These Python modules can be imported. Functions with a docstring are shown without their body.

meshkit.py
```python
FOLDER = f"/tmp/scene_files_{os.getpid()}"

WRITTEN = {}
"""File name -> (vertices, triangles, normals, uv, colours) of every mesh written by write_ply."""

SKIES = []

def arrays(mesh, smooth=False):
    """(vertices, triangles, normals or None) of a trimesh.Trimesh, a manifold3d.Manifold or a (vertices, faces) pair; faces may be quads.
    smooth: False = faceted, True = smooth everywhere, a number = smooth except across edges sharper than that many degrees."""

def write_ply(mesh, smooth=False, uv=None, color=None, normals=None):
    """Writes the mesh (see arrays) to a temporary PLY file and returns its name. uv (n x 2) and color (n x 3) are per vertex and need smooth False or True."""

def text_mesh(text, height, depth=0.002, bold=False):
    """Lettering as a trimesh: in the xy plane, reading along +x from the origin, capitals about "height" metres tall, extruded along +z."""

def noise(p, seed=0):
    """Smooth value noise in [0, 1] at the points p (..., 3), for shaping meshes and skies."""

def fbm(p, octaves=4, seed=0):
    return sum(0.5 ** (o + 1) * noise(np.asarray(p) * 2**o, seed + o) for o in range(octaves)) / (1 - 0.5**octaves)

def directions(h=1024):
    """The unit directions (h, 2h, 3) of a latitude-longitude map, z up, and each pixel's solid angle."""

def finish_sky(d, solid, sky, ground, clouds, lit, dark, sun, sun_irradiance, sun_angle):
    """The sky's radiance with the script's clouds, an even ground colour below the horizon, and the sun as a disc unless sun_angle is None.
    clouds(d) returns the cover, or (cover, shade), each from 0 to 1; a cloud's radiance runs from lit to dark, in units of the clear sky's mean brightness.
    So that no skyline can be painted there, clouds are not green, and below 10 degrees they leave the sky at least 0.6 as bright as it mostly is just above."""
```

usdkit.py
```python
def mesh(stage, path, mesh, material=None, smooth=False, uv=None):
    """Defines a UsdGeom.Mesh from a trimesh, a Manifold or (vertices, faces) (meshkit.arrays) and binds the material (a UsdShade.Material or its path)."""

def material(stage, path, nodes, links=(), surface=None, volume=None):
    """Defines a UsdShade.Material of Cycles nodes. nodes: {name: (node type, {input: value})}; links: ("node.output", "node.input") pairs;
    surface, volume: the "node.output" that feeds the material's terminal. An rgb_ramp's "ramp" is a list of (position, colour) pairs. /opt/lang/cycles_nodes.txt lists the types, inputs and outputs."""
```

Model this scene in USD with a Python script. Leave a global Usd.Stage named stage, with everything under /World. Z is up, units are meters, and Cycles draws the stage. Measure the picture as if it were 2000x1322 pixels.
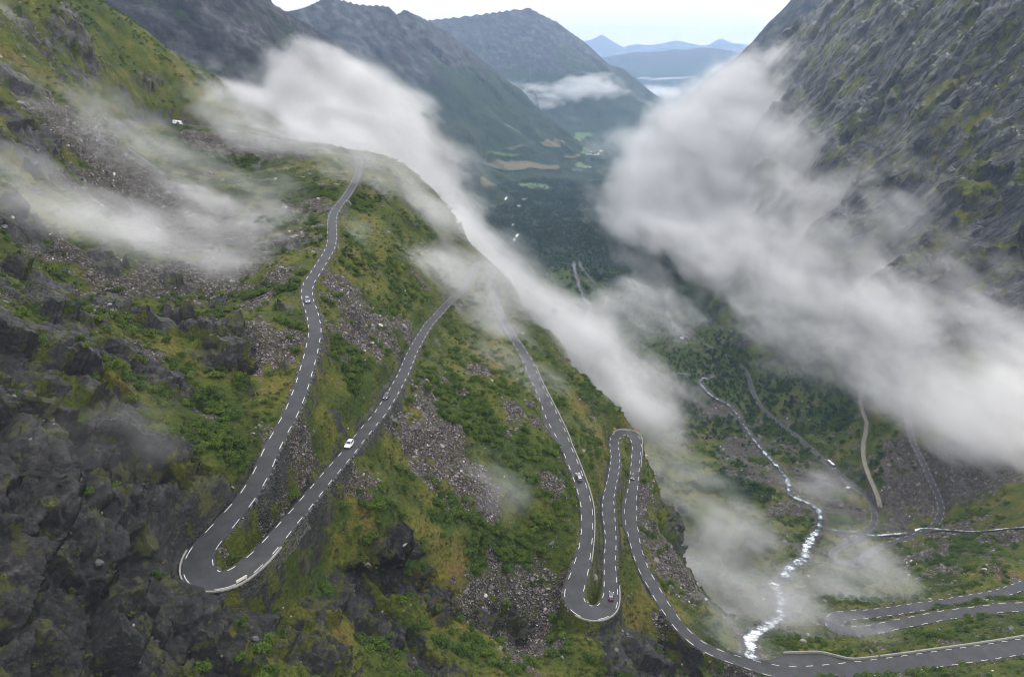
import math, random
import numpy as np, trimesh, usdkit, meshkit
from scipy.interpolate import RBFInterpolator
from scipy.ndimage import map_coordinates, gaussian_filter
from scipy.spatial import cKDTree
from pxr import Usd, UsdGeom, UsdLux, UsdShade, Gf, Sdf, Vt

# ------------------------------------------------------------------ camera, sky, light, exposure
stage = Usd.Stage.CreateInMemory()
UsdGeom.SetStageUpAxis(stage, 'Z'); UsdGeom.SetStageMetersPerUnit(stage, 1.0)
UsdGeom.Xform.Define(stage, '/World'); UsdGeom.Scope.Define(stage, '/World/Looks')
FPX, PITCH, CAMZ, EXPOSURE = 1428.0, math.radians(20.9), 700.0, 0.22
CLOUDS, HAZE = True, 4.8e-5
SUN_EL, SUN_AZ = math.radians(52), math.radians(28)
cam = UsdGeom.Camera.Define(stage, '/World/camera')
cam.CreateHorizontalApertureAttr(36.0); cam.CreateFocalLengthAttr(36.0 * FPX / 2000.0)
cam.CreateClippingRangeAttr(Gf.Vec2f(1.0, 120000.0)); cam.CreateExposureAttr(EXPOSURE)
cx = UsdGeom.Xformable(cam); cx.AddTranslateOp().Set((0, 0, CAMZ)); cx.AddRotateXOp().Set(90 - math.degrees(PITCH))
sky = UsdLux.DomeLight.Define(stage, '/World/sky')
sky.GetPrim().SetCustomDataByKey('kind', 'structure')
skym = usdkit.material(stage, '/World/Looks/overcast_sky', {
    'sun': ('sky_texture', {'sky_type': 'single_scattering', 'sun_disc': False, 'sun_elevation': SUN_EL, 'sun_rotation': SUN_AZ, 'altitude': 700.0}),
    'tc': ('texture_coordinate', {}), 'sep': ('separate_xyz', {}),
    'map': ('mapping', {'scale': (1.0, 1.0, 7.0)}),
    'n': ('noise_texture', {'scale': 2.6, 'detail': 5, 'roughness': .55, 'distortion': .6}),
    'cc': ('rgb_ramp', {'ramp': [(0, (10.7, 10.6, 10.6)), (.42, (11.3, 11.2, 11.2)), (.58, (12.3, 12.1, 12.0)), (1, (12.8, 12.6, 12.4))]}),
    'up': ('math', {'math_type': 'multiply_add', 'value2': .75, 'value3': 1.0, 'use_clamp': False}),
    'upc': ('math', {'math_type': 'maximum', 'value2': 0.0}),
    'ccu': ('vector_math', {'math_type': 'scale'}), 'zt': ('rgb_ramp', {'ramp': [(0, (1.13, 1.03, .91)), (.12, (1.04, 1.0, .95)), (.35, (.96, .98, 1.02)), (1, (.95, .98, 1.03))]}), 'tint': ('vector_math', {'math_type': 'multiply'}),
    'mix': ('mix_color', {'fac': .97, 'use_clamp': False}),
    'b': ('background_shader', {'strength': 0.1})},
    [('tc.generated', 'sep.vector'), ('tc.generated', 'map.vector'), ('map.vector', 'n.vector'), ('n.fac', 'cc.fac'),
     ('sep.z', 'upc.value1'), ('upc.value', 'up.value1'), ('cc.color', 'ccu.vector1'), ('up.value', 'ccu.scale'),
     ('sun.color', 'mix.a'), ('upc.value', 'zt.fac'), ('ccu.vector', 'tint.vector1'), ('zt.color', 'tint.vector2'), ('tint.vector', 'mix.b'), ('mix.result', 'b.color')], surface='b.background')
UsdShade.MaterialBindingAPI.Apply(sky.GetPrim()).Bind(skym)
sun = UsdLux.DistantLight.Define(stage, '/World/sun')
sun.CreateIntensityAttr(0.4); sun.CreateAngleAttr(10.0); sun.CreateNormalizeAttr(True); sun.CreateColorAttr(Gf.Vec3f(1.0, .97, .92))
sx = UsdGeom.Xformable(sun)
sx.AddRotateZOp().Set(-math.degrees(SUN_AZ)); sx.AddRotateXOp().Set(-(90 - math.degrees(SUN_EL)))

# ------------------------------------------------------------------ helpers
COUNT = {}
def numbered(path):
    k = COUNT.get(path, -1) + 1; COUNT[path] = k
    return path if k == 0 else f'{path}_{k:03d}'
def tag(p, label=None, category=None, group=None, kind=None):
    p = p.GetPrim() if hasattr(p, 'GetPrim') else p
    for k, v in (('label', label), ('category', category), ('group', group), ('kind', kind)):
        if v: p.SetCustomDataByKey(k, v)
    return p
def obj(name, mesh, mat, parent='/World', smooth=False):
    parent = parent if isinstance(parent, str) else str(parent.GetPath())
    return usdkit.mesh(stage, numbered(f'{parent}/{name}'), mesh, mat, smooth)
def xform(name, loc=(0, 0, 0), rz=0, rx=0, ry=0):
    x = UsdGeom.Xform.Define(stage, numbered(f'/World/{name}'))
    x.AddTranslateOp().Set(Gf.Vec3d(*map(float, loc))); x.AddRotateXYZOp().Set(Gf.Vec3f(rx, ry, rz))
    return x.GetPrim()
def look(name, nodes, links, surface=None, volume=None):
    return usdkit.material(stage, f'/World/Looks/{name}', nodes, links, surface, volume)
def plain(name, color, rough=.6, spec=.5, metallic=0.0):
    return look(name, {'p': ('principled_bsdf', {'base_color': color, 'roughness': rough, 'specular_ior_level': spec, 'metallic': metallic})}, [], 'p.BSDF')
CP, SP = math.cos(PITCH), math.sin(PITCH)
def ray(u, v):
    a, b = (u - 1000) / FPX, -(v - 661) / FPX
    return np.array([a, CP + b * SP, -SP + b * CP])
def at_drop(u, v, drop):                       # the point of that sight line which lies "drop" metres under the camera
    d = ray(u, v); return np.array([0, 0, CAMZ]) + d * (-drop / d[2])
def at_dist(u, v, dist):                       # ... at that horizontal distance
    d = ray(u, v); return np.array([0, 0, CAMZ]) + d * (dist / math.hypot(d[0], d[1]))
def smoothstep(a, b, x):
    t = np.clip((x - a) / (b - a), 0, 1); return t * t * (3 - 2 * t)
def fbm(x, y, z, scale, octaves, seed):
    return meshkit.fbm(np.stack([x / scale, y / scale, z / scale + np.zeros_like(x)], -1), octaves, seed)
def ridged(x, y, z, scale, octaves, seed):
    s, a, tot = 0, 1.0, 0
    p = np.stack([x / scale, y / scale, z / scale + np.zeros_like(x)], -1)
    for o in range(octaves):
        s = s + a * (1 - np.abs(2 * meshkit.noise(p * 2.03 ** o, seed + o) - 1)); tot += a; a *= .5
    return s / tot

# ------------------------------------------------------------------ the road's course (sight line, drop at some nodes, half width between the edge lines)
UPPER = [(215,246,37.5),(242,243,39),(300,240,43),(345,243,46),(400,248),(460,258),(530,272),(610,282),(668,290),(694,300),(703,316,66),(699,340),(690,362,71),(676,384),(661,402),(651,418),(648,432),(649,465),(646,483),(637,500),(626,517),(615,535),(603,552),(599,570),(601,587),(608,605),(613,626),(616,647,88),(612,668),(606,696),(598,724),(590,752),(580,780),(568,808),(555,832),(539,860,98),(527,884),(518,909),(506,933),(493,954),(480,975),(458,1000),(437,1025),(416,1049),(396,1070),(384,1098,107),(388,1122),(406,1135),(432,1136),(458,1127),(483,1108),(507,1087,108.5),(530,1061),(549,1040),(564,1020),(583,1000),(597,982),(612,964),(626,947),(639,931),(653,915),(666,900),(680,884),(692,867,114),(711,845),(723,829),(740,811),(754,789),(766,770),(778,748),(788,730),(796,710),(804,690),(815,670),(826,651),(839,631),(851,619),(874,593),(895,575),(912,556),(923,538),(926,522),(931,515),(940,512,131),(950,515),(957,526),(960,545),(963,570),(968,591),(980,620),(1000,655),(1020,686),(1033,710,143),(1042,734),(1052,755),(1062,776),(1071,797),(1080,818),(1091,839),(1101,860,152),(1104,870),(1114,891),(1122,912),(1130,933),(1136,951),(1141,968),(1146,989),(1147,1010),(1147,1031),(1145,1056),(1142,1077),(1137,1098),(1130,1126),(1121,1150,168),(1120,1171),(1130,1187),(1150,1197),(1171,1197),(1187,1187),(1192,1171,171),(1193,1150),(1192,1126),(1191,1101),(1192,1077),(1193,1056),(1192,1035),(1190,1014),(1188,996),(1188,975),(1191,958),(1197,933),(1201,909),(1202,888),(1199,867),(1202,852,183),(1213,844),(1229,844),(1241,854),(1244,872),(1242,895),(1240,916),(1238,940,188),(1235,961),(1232,982),(1231,1003),(1233,1021),(1237,1042),(1241,1063),(1247,1084),(1254,1105),(1265,1126),(1279,1150),(1293,1175),(1310,1199,199),(1326,1222),(1346,1243),(1370,1261),(1401,1276),(1436,1288),(1468,1298,208),(1496,1306),(1527,1312),(1562,1314),(1597,1314),(1631,1311),(1680,1306),(1731,1300),(1790,1292),(1853,1283),(1910,1275),(1963,1267),(2035,1255,220)]
MIDDLE = [(2060,1178,233),(2017,1184,236),(1965,1185),(1920,1191),(1877,1196),(1835,1202),(1790,1211),(1748,1219),(1706,1229),(1667,1234),(1640,1231),(1626,1219,250),(1632,1206),(1660,1200),(1699,1198),(1746,1192),(1790,1185),(1846,1177),(1905,1167),(1947,1160),(1986,1147),(2014,1136,268),(2060,1112,272)]
LOWER = [(1752,720,292),(1760,760),(1768,800),(1781,860,310),(1791,881),(1804,905),(1814,930),(1824,951),(1833,972),(1839,993,320),(1835,1010),(1825,1026),(1804,1040),(1779,1049),(1751,1057),(1723,1066),(1699,1080),(1680,1094),(1660,1101,333),(1638,1100),(1625,1088),(1629,1075),(1650,1065),(1674,1052),(1692,1038),(1706,1024),(1709,1007,343),(1704,986),(1692,968),(1674,953),(1657,939),(1639,925),(1625,912,353),(1608,897),(1590,881),(1569,863),(1548,845),(1524,829),(1506,815),(1489,797),(1475,776),(1467,755),(1462,734,391),(1454,720),(1440,708),(1419,694),(1394,680),(1370,668),(1345,661,419),(1328,650),(1315,636),(1305,618),(1302,600),(1303,578,439),(1310,552),(1316,530,452)]
TRACK = [(1690,745,330),(1682,765,331),(1680,785),(1686,808),(1693,825),(1690,850,334),(1686,866),(1686,890),(1690,909),(1699,933),(1708,954),(1716,975,338),(1719,990,341)]
VALLEYROAD = [(1166,560,452),(1154,545),(1140,530),(1133,517),(1132,503),(1135,496),(1141,484,475)]
RIVER = [(1425,1380,205),(1434,1345,208),(1443,1315,211),(1468,1289,216),(1466,1266,222),(1461,1248,228),(1478,1236,242),(1524,1206,264),(1521,1192,269),(1527,1172,279),(1516,1150,293),(1515,1140,300),(1528,1129,305),(1541,1110,314),(1555,1101,319),(1573,1087,325),(1572,1070,330),(1582,1056,335),(1597,1035,341),(1603,1014,345),(1600,996,348),(1580,982,351),(1559,974,353),(1541,965,355),(1541,953,357),(1538,937,360),(1527,921,363),(1513,905,366),(1496,888,369),(1482,871,372),(1468,853,375),(1457,836,378),(1447,818,381),(1433,801,384),(1419,787,387),(1401,780,389),(1384,768,392),(1372,755,395),(1366,745,398),(1373,737,400),(1388,741,401.5),(1392,732,403),(1352,731,406),(1321,729,409),(1300,736,410),(1275,725,413),(1250,705,416),(1210,680,421),(1180,655,427),(1168,645,430),(1152,635,433),(1143,625,437),(1148,612,441),(1154,600,445),(1142,585,449),(1133,565,453),(1129,549,457),(1122,528,463),(1118,505,470),(1112,480,478),(1104,457,487),(1103,446,491),(1100,434,496),(1098,420,501)]
SIDE = [(2040,1020,262),(2000,1029,270),(1965,1032,279),(1927,1036,288),(1900,1038,296),(1870,1036,303),(1845,1034,309),(1815,1031,314),(1800,1031,318),(1775,1039,323),(1752,1042,327),(1720,1045,333),(1700,1046,336),(1680,1039,338),(1655,1038,340),(1632,1036,342),(1612,1032,344)]
BRANCH = [(1300,737,410.5),(1315,748,409),(1324,754,408),(1338,776,403),(1356,782,401),(1377,794,397),(1392,802,394),(1410,810,391),(1424,812,388),(1432,806,385.5)]
def course(nodes):
    """Nodes of a course as points: drops between the given nodes run evenly along the picture-independent order of the nodes."""
    n = len(nodes); k = [i for i in range(n) if len(nodes[i]) > 2]
    drop = np.interp(np.arange(n), k, [nodes[i][2] for i in k])
    for _ in range(6):                         # even grade along the real length
        P = np.array([at_drop(u, v, d) for (u, v, *_), d in zip(nodes, drop)])
        s = np.r_[0, np.cumsum(np.hypot(*np.diff(P[:, :2], axis=0).T))]
        drop = .5 * drop + .5 * np.interp(s, s[k], [nodes[i][2] for i in k])
    return P
def spline(P, step):
    from scipy.interpolate import CubicSpline
    s = np.r_[0, np.cumsum(np.linalg.norm(np.diff(P, axis=0), axis=1))]
    keep = np.r_[True, np.diff(s) > .5]; P, s = P[keep], s[keep]
    t = np.linspace(0, s[-1], max(2, int(s[-1] / step)))
    Q = np.stack([np.interp(t, s, P[:, j]) for j in range(3)], 1)
    w = max(1, int(5.0 / step))                # soften the corners
    k = np.hanning(2 * w + 3)[1:-1]; k /= k.sum()
    pad = np.vstack([2 * Q[0] - Q[w:0:-1], Q, 2 * Q[-1] - Q[-2:-w - 2:-1]])
    return np.stack([np.convolve(pad[:, j], k, 'valid') for j in range(3)], 1)

# ------------------------------------------------------------------ the shape of the ground
ROADS = {}
for key, nodes, half in (('upper', UPPER, 2.05), ('middle', MIDDLE, 2.7), ('lower', LOWER, 2.1), ('track', TRACK, 1.4), ('valley', VALLEYROAD, 2.2)):
    P = course(nodes); Q = spline(P, 1.0)
    idx = cKDTree(P[:, :2]).query(Q[:, :2])[1]
    hw = np.full(len(Q), half)
    if key == 'upper':                         # wider in the hairpins and on the straight after the bridge
        for u, v, w, reach in ((388, 1122, 3.2, 13), (400, 1075, 2.9, 15), (440, 1030, 2.4, 16), (1145, 1190, 3.3, 11), (1120, 1150, 3.2, 12), (930, 518, 2.6, 12), (1222, 846, 2.7, 12), (1091, 825, 2.9, 14), (1035, 715, 2.4, 10), (1231, 1005, 2.7, 12), (1190, 990, 2.5, 12)):
            c = P[np.argmin([math.hypot(n[0] - u, n[1] - v) for n in nodes])]
            g = np.exp(-(np.linalg.norm(Q - c, axis=1) / reach) ** 2); hw = np.maximum(hw, half + (w - half) * g)
        s0 = np.argmin(np.linalg.norm(Q - P[155], axis=1)); hw[s0:] = half + (3.6 - half) * smoothstep(0, 60, np.arange(len(Q) - s0))
    if key == 'middle':
        c = P[11]; hw = hw + 1.2 * np.exp(-(np.linalg.norm(Q - c, axis=1) / 12) ** 2)
    ROADS[key] = (Q, np.convolve(np.pad(hw, 6, 'edge'), np.ones(13) / 13, 'valid'))
STREAMS = {k: spline(course(n), 1.0) for k, n in (('river', RIVER), ('side', SIDE), ('branch', BRANCH))}

K = []                                          # heights seen at sight lines: (u, v, metres under the camera)
for u, v, d in ((450,1185,121),(600,1200,142),(700,1300,163),(550,1300,142),(400,1260,122),(850,1300,180),(1000,1312,196),(1120,1312,204),(1230,1300,214),(1320,1318,217),
                (800,1000,126),(900,1150,150),(1000,1200,172),(1050,1050,163),(1000,900,146),(950,780,136),(880,700,130),(900,850,136),(750,1100,132),(650,1100,124),
                (1262,838,182.5),(1305,940,190),(1340,1070,202),(1290,900,187),(1240,815,182),(1200,770,172),(1100,640,150),(1010,525,133),(910,440,116),(870,400,108),(800,360,95),
                (1400,950,350),(1360,1000,340),(1400,1100,308),(1340,900,368),(1450,1200,254),(1400,1235,217),(1480,1050,325),(1450,850,380),(1300,800,405),(1250,650,425),(1200,560,452),
                (1600,760,352),(1650,700,345),(1560,690,375),(1900,860,293),(2000,800,262),(2000,950,276),(1950,1080,262),(1800,1130,285),(1700,1150,293),(1600,1150,295),(1650,1110,331),(1880,1060,286),
                (1950,1225,231),(1700,1258,238),(1600,1260,232),(1760,1205,256),(1560,1220,250),(1540,1060,333),(1650,980,345),(1900,760,285),(1750,1000,334),(1740,900,330),
                (1500,650,400),(1400,580,425),(1350,500,445),(1250,450,470),(1000,480,505),(1050,430,515),(2000,1318,214),(1800,1318,206),(1600,1330,200),(1700,1345,198),(1500,1340,203)):
    K.append(at_drop(u, v, d))
for u, v, d in ((0,0,480),(120,0,570),(200,0,660),(300,75,690),(400,140,730),(480,182,760),(560,222,760),(0,200,400),(150,200,490),(250,120,590),(345,237,585),(300,330,500),(0,400,300),(200,400,400),(400,400,440),(500,320,520),(600,290,600),(550,450,400),(400,500,365),
                (0,600,205),(200,600,275),(400,600,300),(500,600,290),(550,700,232),(0,800,150),(200,800,180),(400,800,212),(480,830,198),(0,1000,126),(150,1000,150),(270,1000,158),(350,930,172),(400,980,160),(0,1200,111),(150,1250,121),(300,1230,126),(0,1322,99),(150,1322,108),(300,1322,114),(100,900,143),(250,880,172),(330,1090,137),(80,1080,133),(210,1100,149),
                (1900,640,830),(1800,560,1000),(1700,450,1300),(1600,400,1500)):
    K.append(at_dist(u, v, d))
K += [np.array(p, float) for p in ((0,40,600),(40,45,585),(-45,45,610),(120,50,580),(-120,60,640),(200,80,570),(-380,900,600),(-500,1300,480),(-900,700,950),(-900,1300,700),(-700,300,850),(-400,150,760),(-300,60,740),(-250,1300,330),(0,900,420),(-100,750,520),(60,700,380),(120,560,350),(140,480,345),(150,420,350),(400,1700,235),(0,1700,235),(-300,1800,250),(700,1500,300),(650,900,420),(520,420,470),(600,650,470),(450,250,520),(330,190,500),(700,300,600),(250,150,500))]
for u, v, d in ((1200,768,171),(1240,815,181),(1262,836,183),(1285,885,187),(1305,940,191),(1325,1000,196.5),(1340,1068,202),(1100,640,150),(1010,525,133),(960,485,124),(910,440,116),(870,400,108)):
    q = at_drop(u, v, d); e = q[:2] / np.linalg.norm(q[:2]); K.append(q)         # the spur breaks off behind its edge
    K += [np.r_[q[:2] + e * 16, q[2] - 42], np.r_[q[:2] + e * 45, q[2] - 85], np.r_[q[:2] + e * 110, q[2] - 130]]
for key in ('upper', 'middle', 'lower', 'track'):
    Q, hw = ROADS[key]; K += list(Q[::9])
for Q in STREAMS.values(): K += list(Q[::14] - [0, 0, 1.0])
K = np.array(K); K = K[np.hypot(K[:, 0], K[:, 1]) < 2400]
_, u_ = np.unique((K[:, :2] / 3).round(), axis=0, return_index=True); K = K[u_]
GX0, GY0, GS = -1300.0, -60.0, 5.0
gx, gy = np.meshgrid(np.arange(GX0, 1500, GS), np.arange(GY0, 2500, GS), indexing='ij')
rbf = RBFInterpolator(K[:, :2] / 100, K[:, 2], kernel='linear', smoothing=.002)
GRID = gaussian_filter(rbf(np.stack([gx.ravel(), gy.ravel()], 1) / 100).reshape(gx.shape), 1.2)
def near_height(x, y):
    return map_coordinates(GRID, [(x - GX0) / GS, (y - GY0) / GS], order=1, mode='nearest')
def crest(*p):
    return np.array([at_dist(*q) for q in p])
RIDGES = [  # name, crest line, steepness, gully depth, gully width
    ('rock_wall', np.array([(850,200,1150),(820,600,1130),(800,970,1080),(780,1400,985),(744,1900,833),(701,2296,686),(640,2550,520),(560,2900,250)], float), 1.75, 34, 90),
    ('mountain', crest((1640,-110,3300),(1545,0,3600),(1500,52,3750),(1440,110,3950),(1400,137,4100),(1370,160,4300)), 1.3, 50, 160),
    ('mountain', crest((250,-260,1900),(420,-120,2150),(520,0,2350),(575,32,2450),(650,75,2550),(700,110,2620),(737,136,2680),(804,172,2760),(850,250,2850),(880,330,2950)), 1.25, 60, 120),
    ('mountain', crest((450,40,3800),(560,22,3900),(600,12,4000),(640,-8,4100),(700,8,4200),(757,11,4300),(770,32,4350),(790,18,4400),(825,34,4500),(870,60,4600),(920,98,4750),(960,132,4900),(1000,172,5050),(1060,220,5250),(1120,258,5450)), .95, 72, 240),
    ('mountain', crest((760,60,6500),(840,38,6800),(885,34,6900),(947,26,7000),(1000,19,7150),(1035,15,7200),(1054,26,7250),(1087,42,7350),(1115,63,7450),(1140,80,7550),(1168,108,7700),(1189,126,7800),(1217,133,7950),(1238,150,8050),(1262,171,8200),(1290,195,8400)), .85, 80, 330),
    ('hill', crest((1000,120,15000),(1120,112,15000),(1168,110,15000),(1245,98,15000),(1300,97,15000),(1350,94,15200),(1400,92,15300),(1450,100,15300),(1560,110,15500)), .5, 40, 900),
    ('far_mountain', crest((1050,90,26000),(1140,79,26000),(1154,77,26000),(1175,67,26000),(1196,80,26000),(1220,95,26000),(1228,88,26000),(1245,85,26000),(1273,88,26000),(1297,83,26000),(1322,78,26000),(1350,84,26000),(1366,88,26000),(1384,87,26000),(1408,74,26000),(1430,83,26000),(1457,86,26000),(1600,95,26000)), .6, 60, 1500)]
def floor_height(y):
    return np.interp(y, [0, 1500, 2400, 4000, 8000, 12000, 14000, 60000], [260, 246, 203, 132, 60, 8, 0, 0])
def ridge_height(x, y, R, k, amp, wid, seed):
    best = np.full(x.shape, -1e9); S = np.zeros_like(x); D = np.zeros_like(x); s0 = 0.0
    for a, b in zip(R[:-1], R[1:]):
        d = b[:2] - a[:2]; L = math.hypot(*d)
        t = np.clip(((x - a[0]) * d[0] + (y - a[1]) * d[1]) / L ** 2, 0, 1)
        dist = np.hypot(x - a[0] - t * d[0], y - a[1] - t * d[1])
        h = a[2] + t * (b[2] - a[2]) - k * dist * (1 - .22 * smoothstep(0, 1800, dist))
        m = h > best; best = np.where(m, h, best); S = np.where(m, s0 + t * L, S); D = np.where(m, dist, D); s0 += L
    g = ridged(S + .25 * D, D * .22, np.zeros_like(S), wid, 4, seed) - .62
    g2 = ridged(x, y, best * .7, wid * 1.3, 4, seed + 9) - .6
    return best + (g * 1.1 + g2) * amp * smoothstep(0, wid * 1.6, D) * 1.6, D
def build_height(x, y):
    """(height, which piece of the land is on top: 0 slope, 1 valley floor, 2.. the ridges)"""
    r = np.hypot(x, y)
    w = smoothstep(1350, 2000, r)
    fl = floor_height(y) + (fbm(x, y, 0 * x, 420, 3, 5) - .5) * 26
    base = (1 - w) * near_height(x, y) + w * fl
    which = np.where(w > .5, 1, 0); H = base.copy()
    for i, (name, R, k, amp, wid) in enumerate(RIDGES):
        m = r > (520 if i == 0 else 900)
        h, D = ridge_height(x[m], y[m], R, k, amp, wid, 20 + 7 * i)
        a = 26.0 if i == 0 else 60.0            # the foot runs out softly into the floor
        lo = H[m]; dlt = np.clip((h - lo) / (2 * a), -1, 1)
        new = np.where(np.abs(h - lo) < 2 * a, np.maximum(h, lo) + a * .5 * (1 - np.abs(dlt)) ** 2, np.maximum(h, lo))
        ww = which[m]; ww[h > lo - (0 if i == 0 else 25)] = 2 + i; which[m] = ww; H[m] = new
    return H, which, w

# polar sheet, finer near the viewer
rows = [46.0]
while rows[-1] < 27000:
    r = rows[-1]
    rows.append(r + (max(1.2, 0) if r < 84 else max(.42, .0033 * r) if r < 1700 else .0052 * r if r < 9500 else .011 * r))
RR = np.array(rows); NC = 860
half = np.radians(np.interp(RR, [46, 200, 700, 3000], [50, 45.5, 38, 36]))
TT = np.linspace(-1, 1, NC)
ang = half[:, None] * TT[None, :]
X = RR[:, None] * np.sin(ang); Y = RR[:, None] * np.cos(ang)
Z, WHICH, WFAR = build_height(X.ravel(), Y.ravel())
Z = Z.reshape(X.shape); WHICH = WHICH.reshape(X.shape)
print('sheet', X.shape, 'tris', 2 * X.size)

def sheet_at(grid, x, y):
    r = np.hypot(x, y); i = np.interp(r, RR, np.arange(len(RR)))
    c = (np.arctan2(x, y) / np.interp(r, RR, half) + 1) / 2 * (NC - 1)
    return map_coordinates(grid, [i, c], order=1, mode='nearest')
def hit(u, v):
    """Where the sight line meets the ground."""
    d = ray(u, v); h = math.hypot(d[0], d[1]); az = math.atan2(d[0], d[1])
    c = (az / half + 1) / 2 * (NC - 1); z = map_coordinates(Z, [np.arange(len(RR)), c], order=1, mode='nearest')
    below = np.nonzero(CAMZ + RR * d[2] / h < z)[0]
    i = below[0] if len(below) else len(RR) - 1
    f0 = CAMZ + RR[i - 1] * d[2] / h - z[i - 1]; f1 = z[i] - (CAMZ + RR[i] * d[2] / h)
    r = RR[i - 1] + (RR[i] - RR[i - 1]) * f0 / (f0 + f1 + 1e-9)
    return np.array([d[0] / h * r, d[1] / h * r, CAMZ + r * d[2] / h])

def blobs(spec):
    c = np.array([hit(u, v) for u, v, _ in spec]); rad = np.array([w for *_, w in spec]) * np.linalg.norm(c - [0, 0, CAMZ], axis=1) / FPX
    out = np.zeros(X.shape)
    for k, (q, w) in enumerate(zip(c, rad)):
        m = (np.abs(X - q[0]) < 2.6 * w) & (np.abs(Y - q[1]) < 2.6 * w)
        x, y, z = X[m], Y[m], Z[m]
        wx, wy = (fbm(x, y, z, .8 * w, 3, 300 + k) - .5) * 2.0 * w, (fbm(x, y, z, .8 * w, 3, 400 + k) - .5) * 2.0 * w
        d2 = ((x + wx - q[0]) ** 2 + (y + wy - q[1]) ** 2 + .4 * (z - q[2]) ** 2) / w ** 2
        out[m] = np.maximum(out[m], np.exp(-d2 * .8))
    return out
CLIFFS = [(100,560,44),(210,520,36),(260,610,50),(340,640,40),(120,620,60),(430,600,30),(250,700,60),(180,760,60),(60,720,60),(505,770,22),(460,640,30),(350,560,30),(60,450,40),(560,600,16),(620,1210,50),(820,1290,60),(1010,1215,40),(760,1130,36),(90,950,150),(50,800,90),(230,1090,140),(90,1120,150),(90,1260,150),(300,1250,120),(430,1270,70),(620,1280,80),(560,1220,40),(700,1180,45),(790,1055,26),(740,1235,70),(310,980,80),(425,965,50),(150,680,60),(30,640,60),(60,550,30),(1250,1290,80),(1330,1310,50),(430,700,50),(330,760,60),(270,860,80),(400,650,36),(10,230,60),(60,330,36),(555,480,40),(690,1185,50),(190,900,70),(350,1060,36),(380,1190,50),(480,1220,50),(870,1200,60),(940,1215,40),(1230,1240,50),(1290,930,22),(1310,990,20),(1240,825,22),(1335,1060,20),(560,720,14),(565,760,14),(660,815,20),(20,150,40),(900,440,22),(830,475,16)]
SCREES = [(300,380,130),(420,430,110),(520,480,60),(640,410,30),(230,560,50),(330,560,60),(430,520,60),(480,600,44),(560,660,30),(690,590,60),(740,640,40),(760,830,30),(1060,830,24),(940,720,30),(330,390,110),(420,440,100),(240,330,80),(160,290,70),(360,470,70),(100,330,50),(280,420,80),(590,880,24),(560,1000,30),(850,930,44),(1000,800,24),(880,860,40),(930,1180,60),(1060,1180,50),(990,1240,60),(480,460,50),(110,250,40),(420,560,50),(490,640,45),(530,700,35),(370,540,40),(720,610,50),(680,570,30),(790,640,24),(850,880,50),(800,845,36),(900,925,46),(950,975,36),(470,290,46),(410,265,40),(540,300,40),(1000,1180,50),(930,1150,44),(1030,1240,50),(1000,1290,40),(560,985,26),(600,930,26),(510,1030,26),(440,1090,20),(1150,1120,24),(1140,1050,10),(1450,880,36),(1490,930,36),(1520,990,36),(1400,800,30),(1590,950,40),(1640,985,30),(1760,960,46),(1745,900,36),(1890,920,80),(1960,890,60),(1740,1030,30),(1880,1035,40),(1960,1045,30),(1810,1085,28),(580,870,26),(640,900,20),(1090,960,26),(700,930,40),(960,1080,24),(310,480,40),(90,470,40),(200,600,30),(290,690,24),(700,660,40),(1040,790,20),(1350,1130,40),(1260,960,20),(1300,1100,30)]
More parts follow.
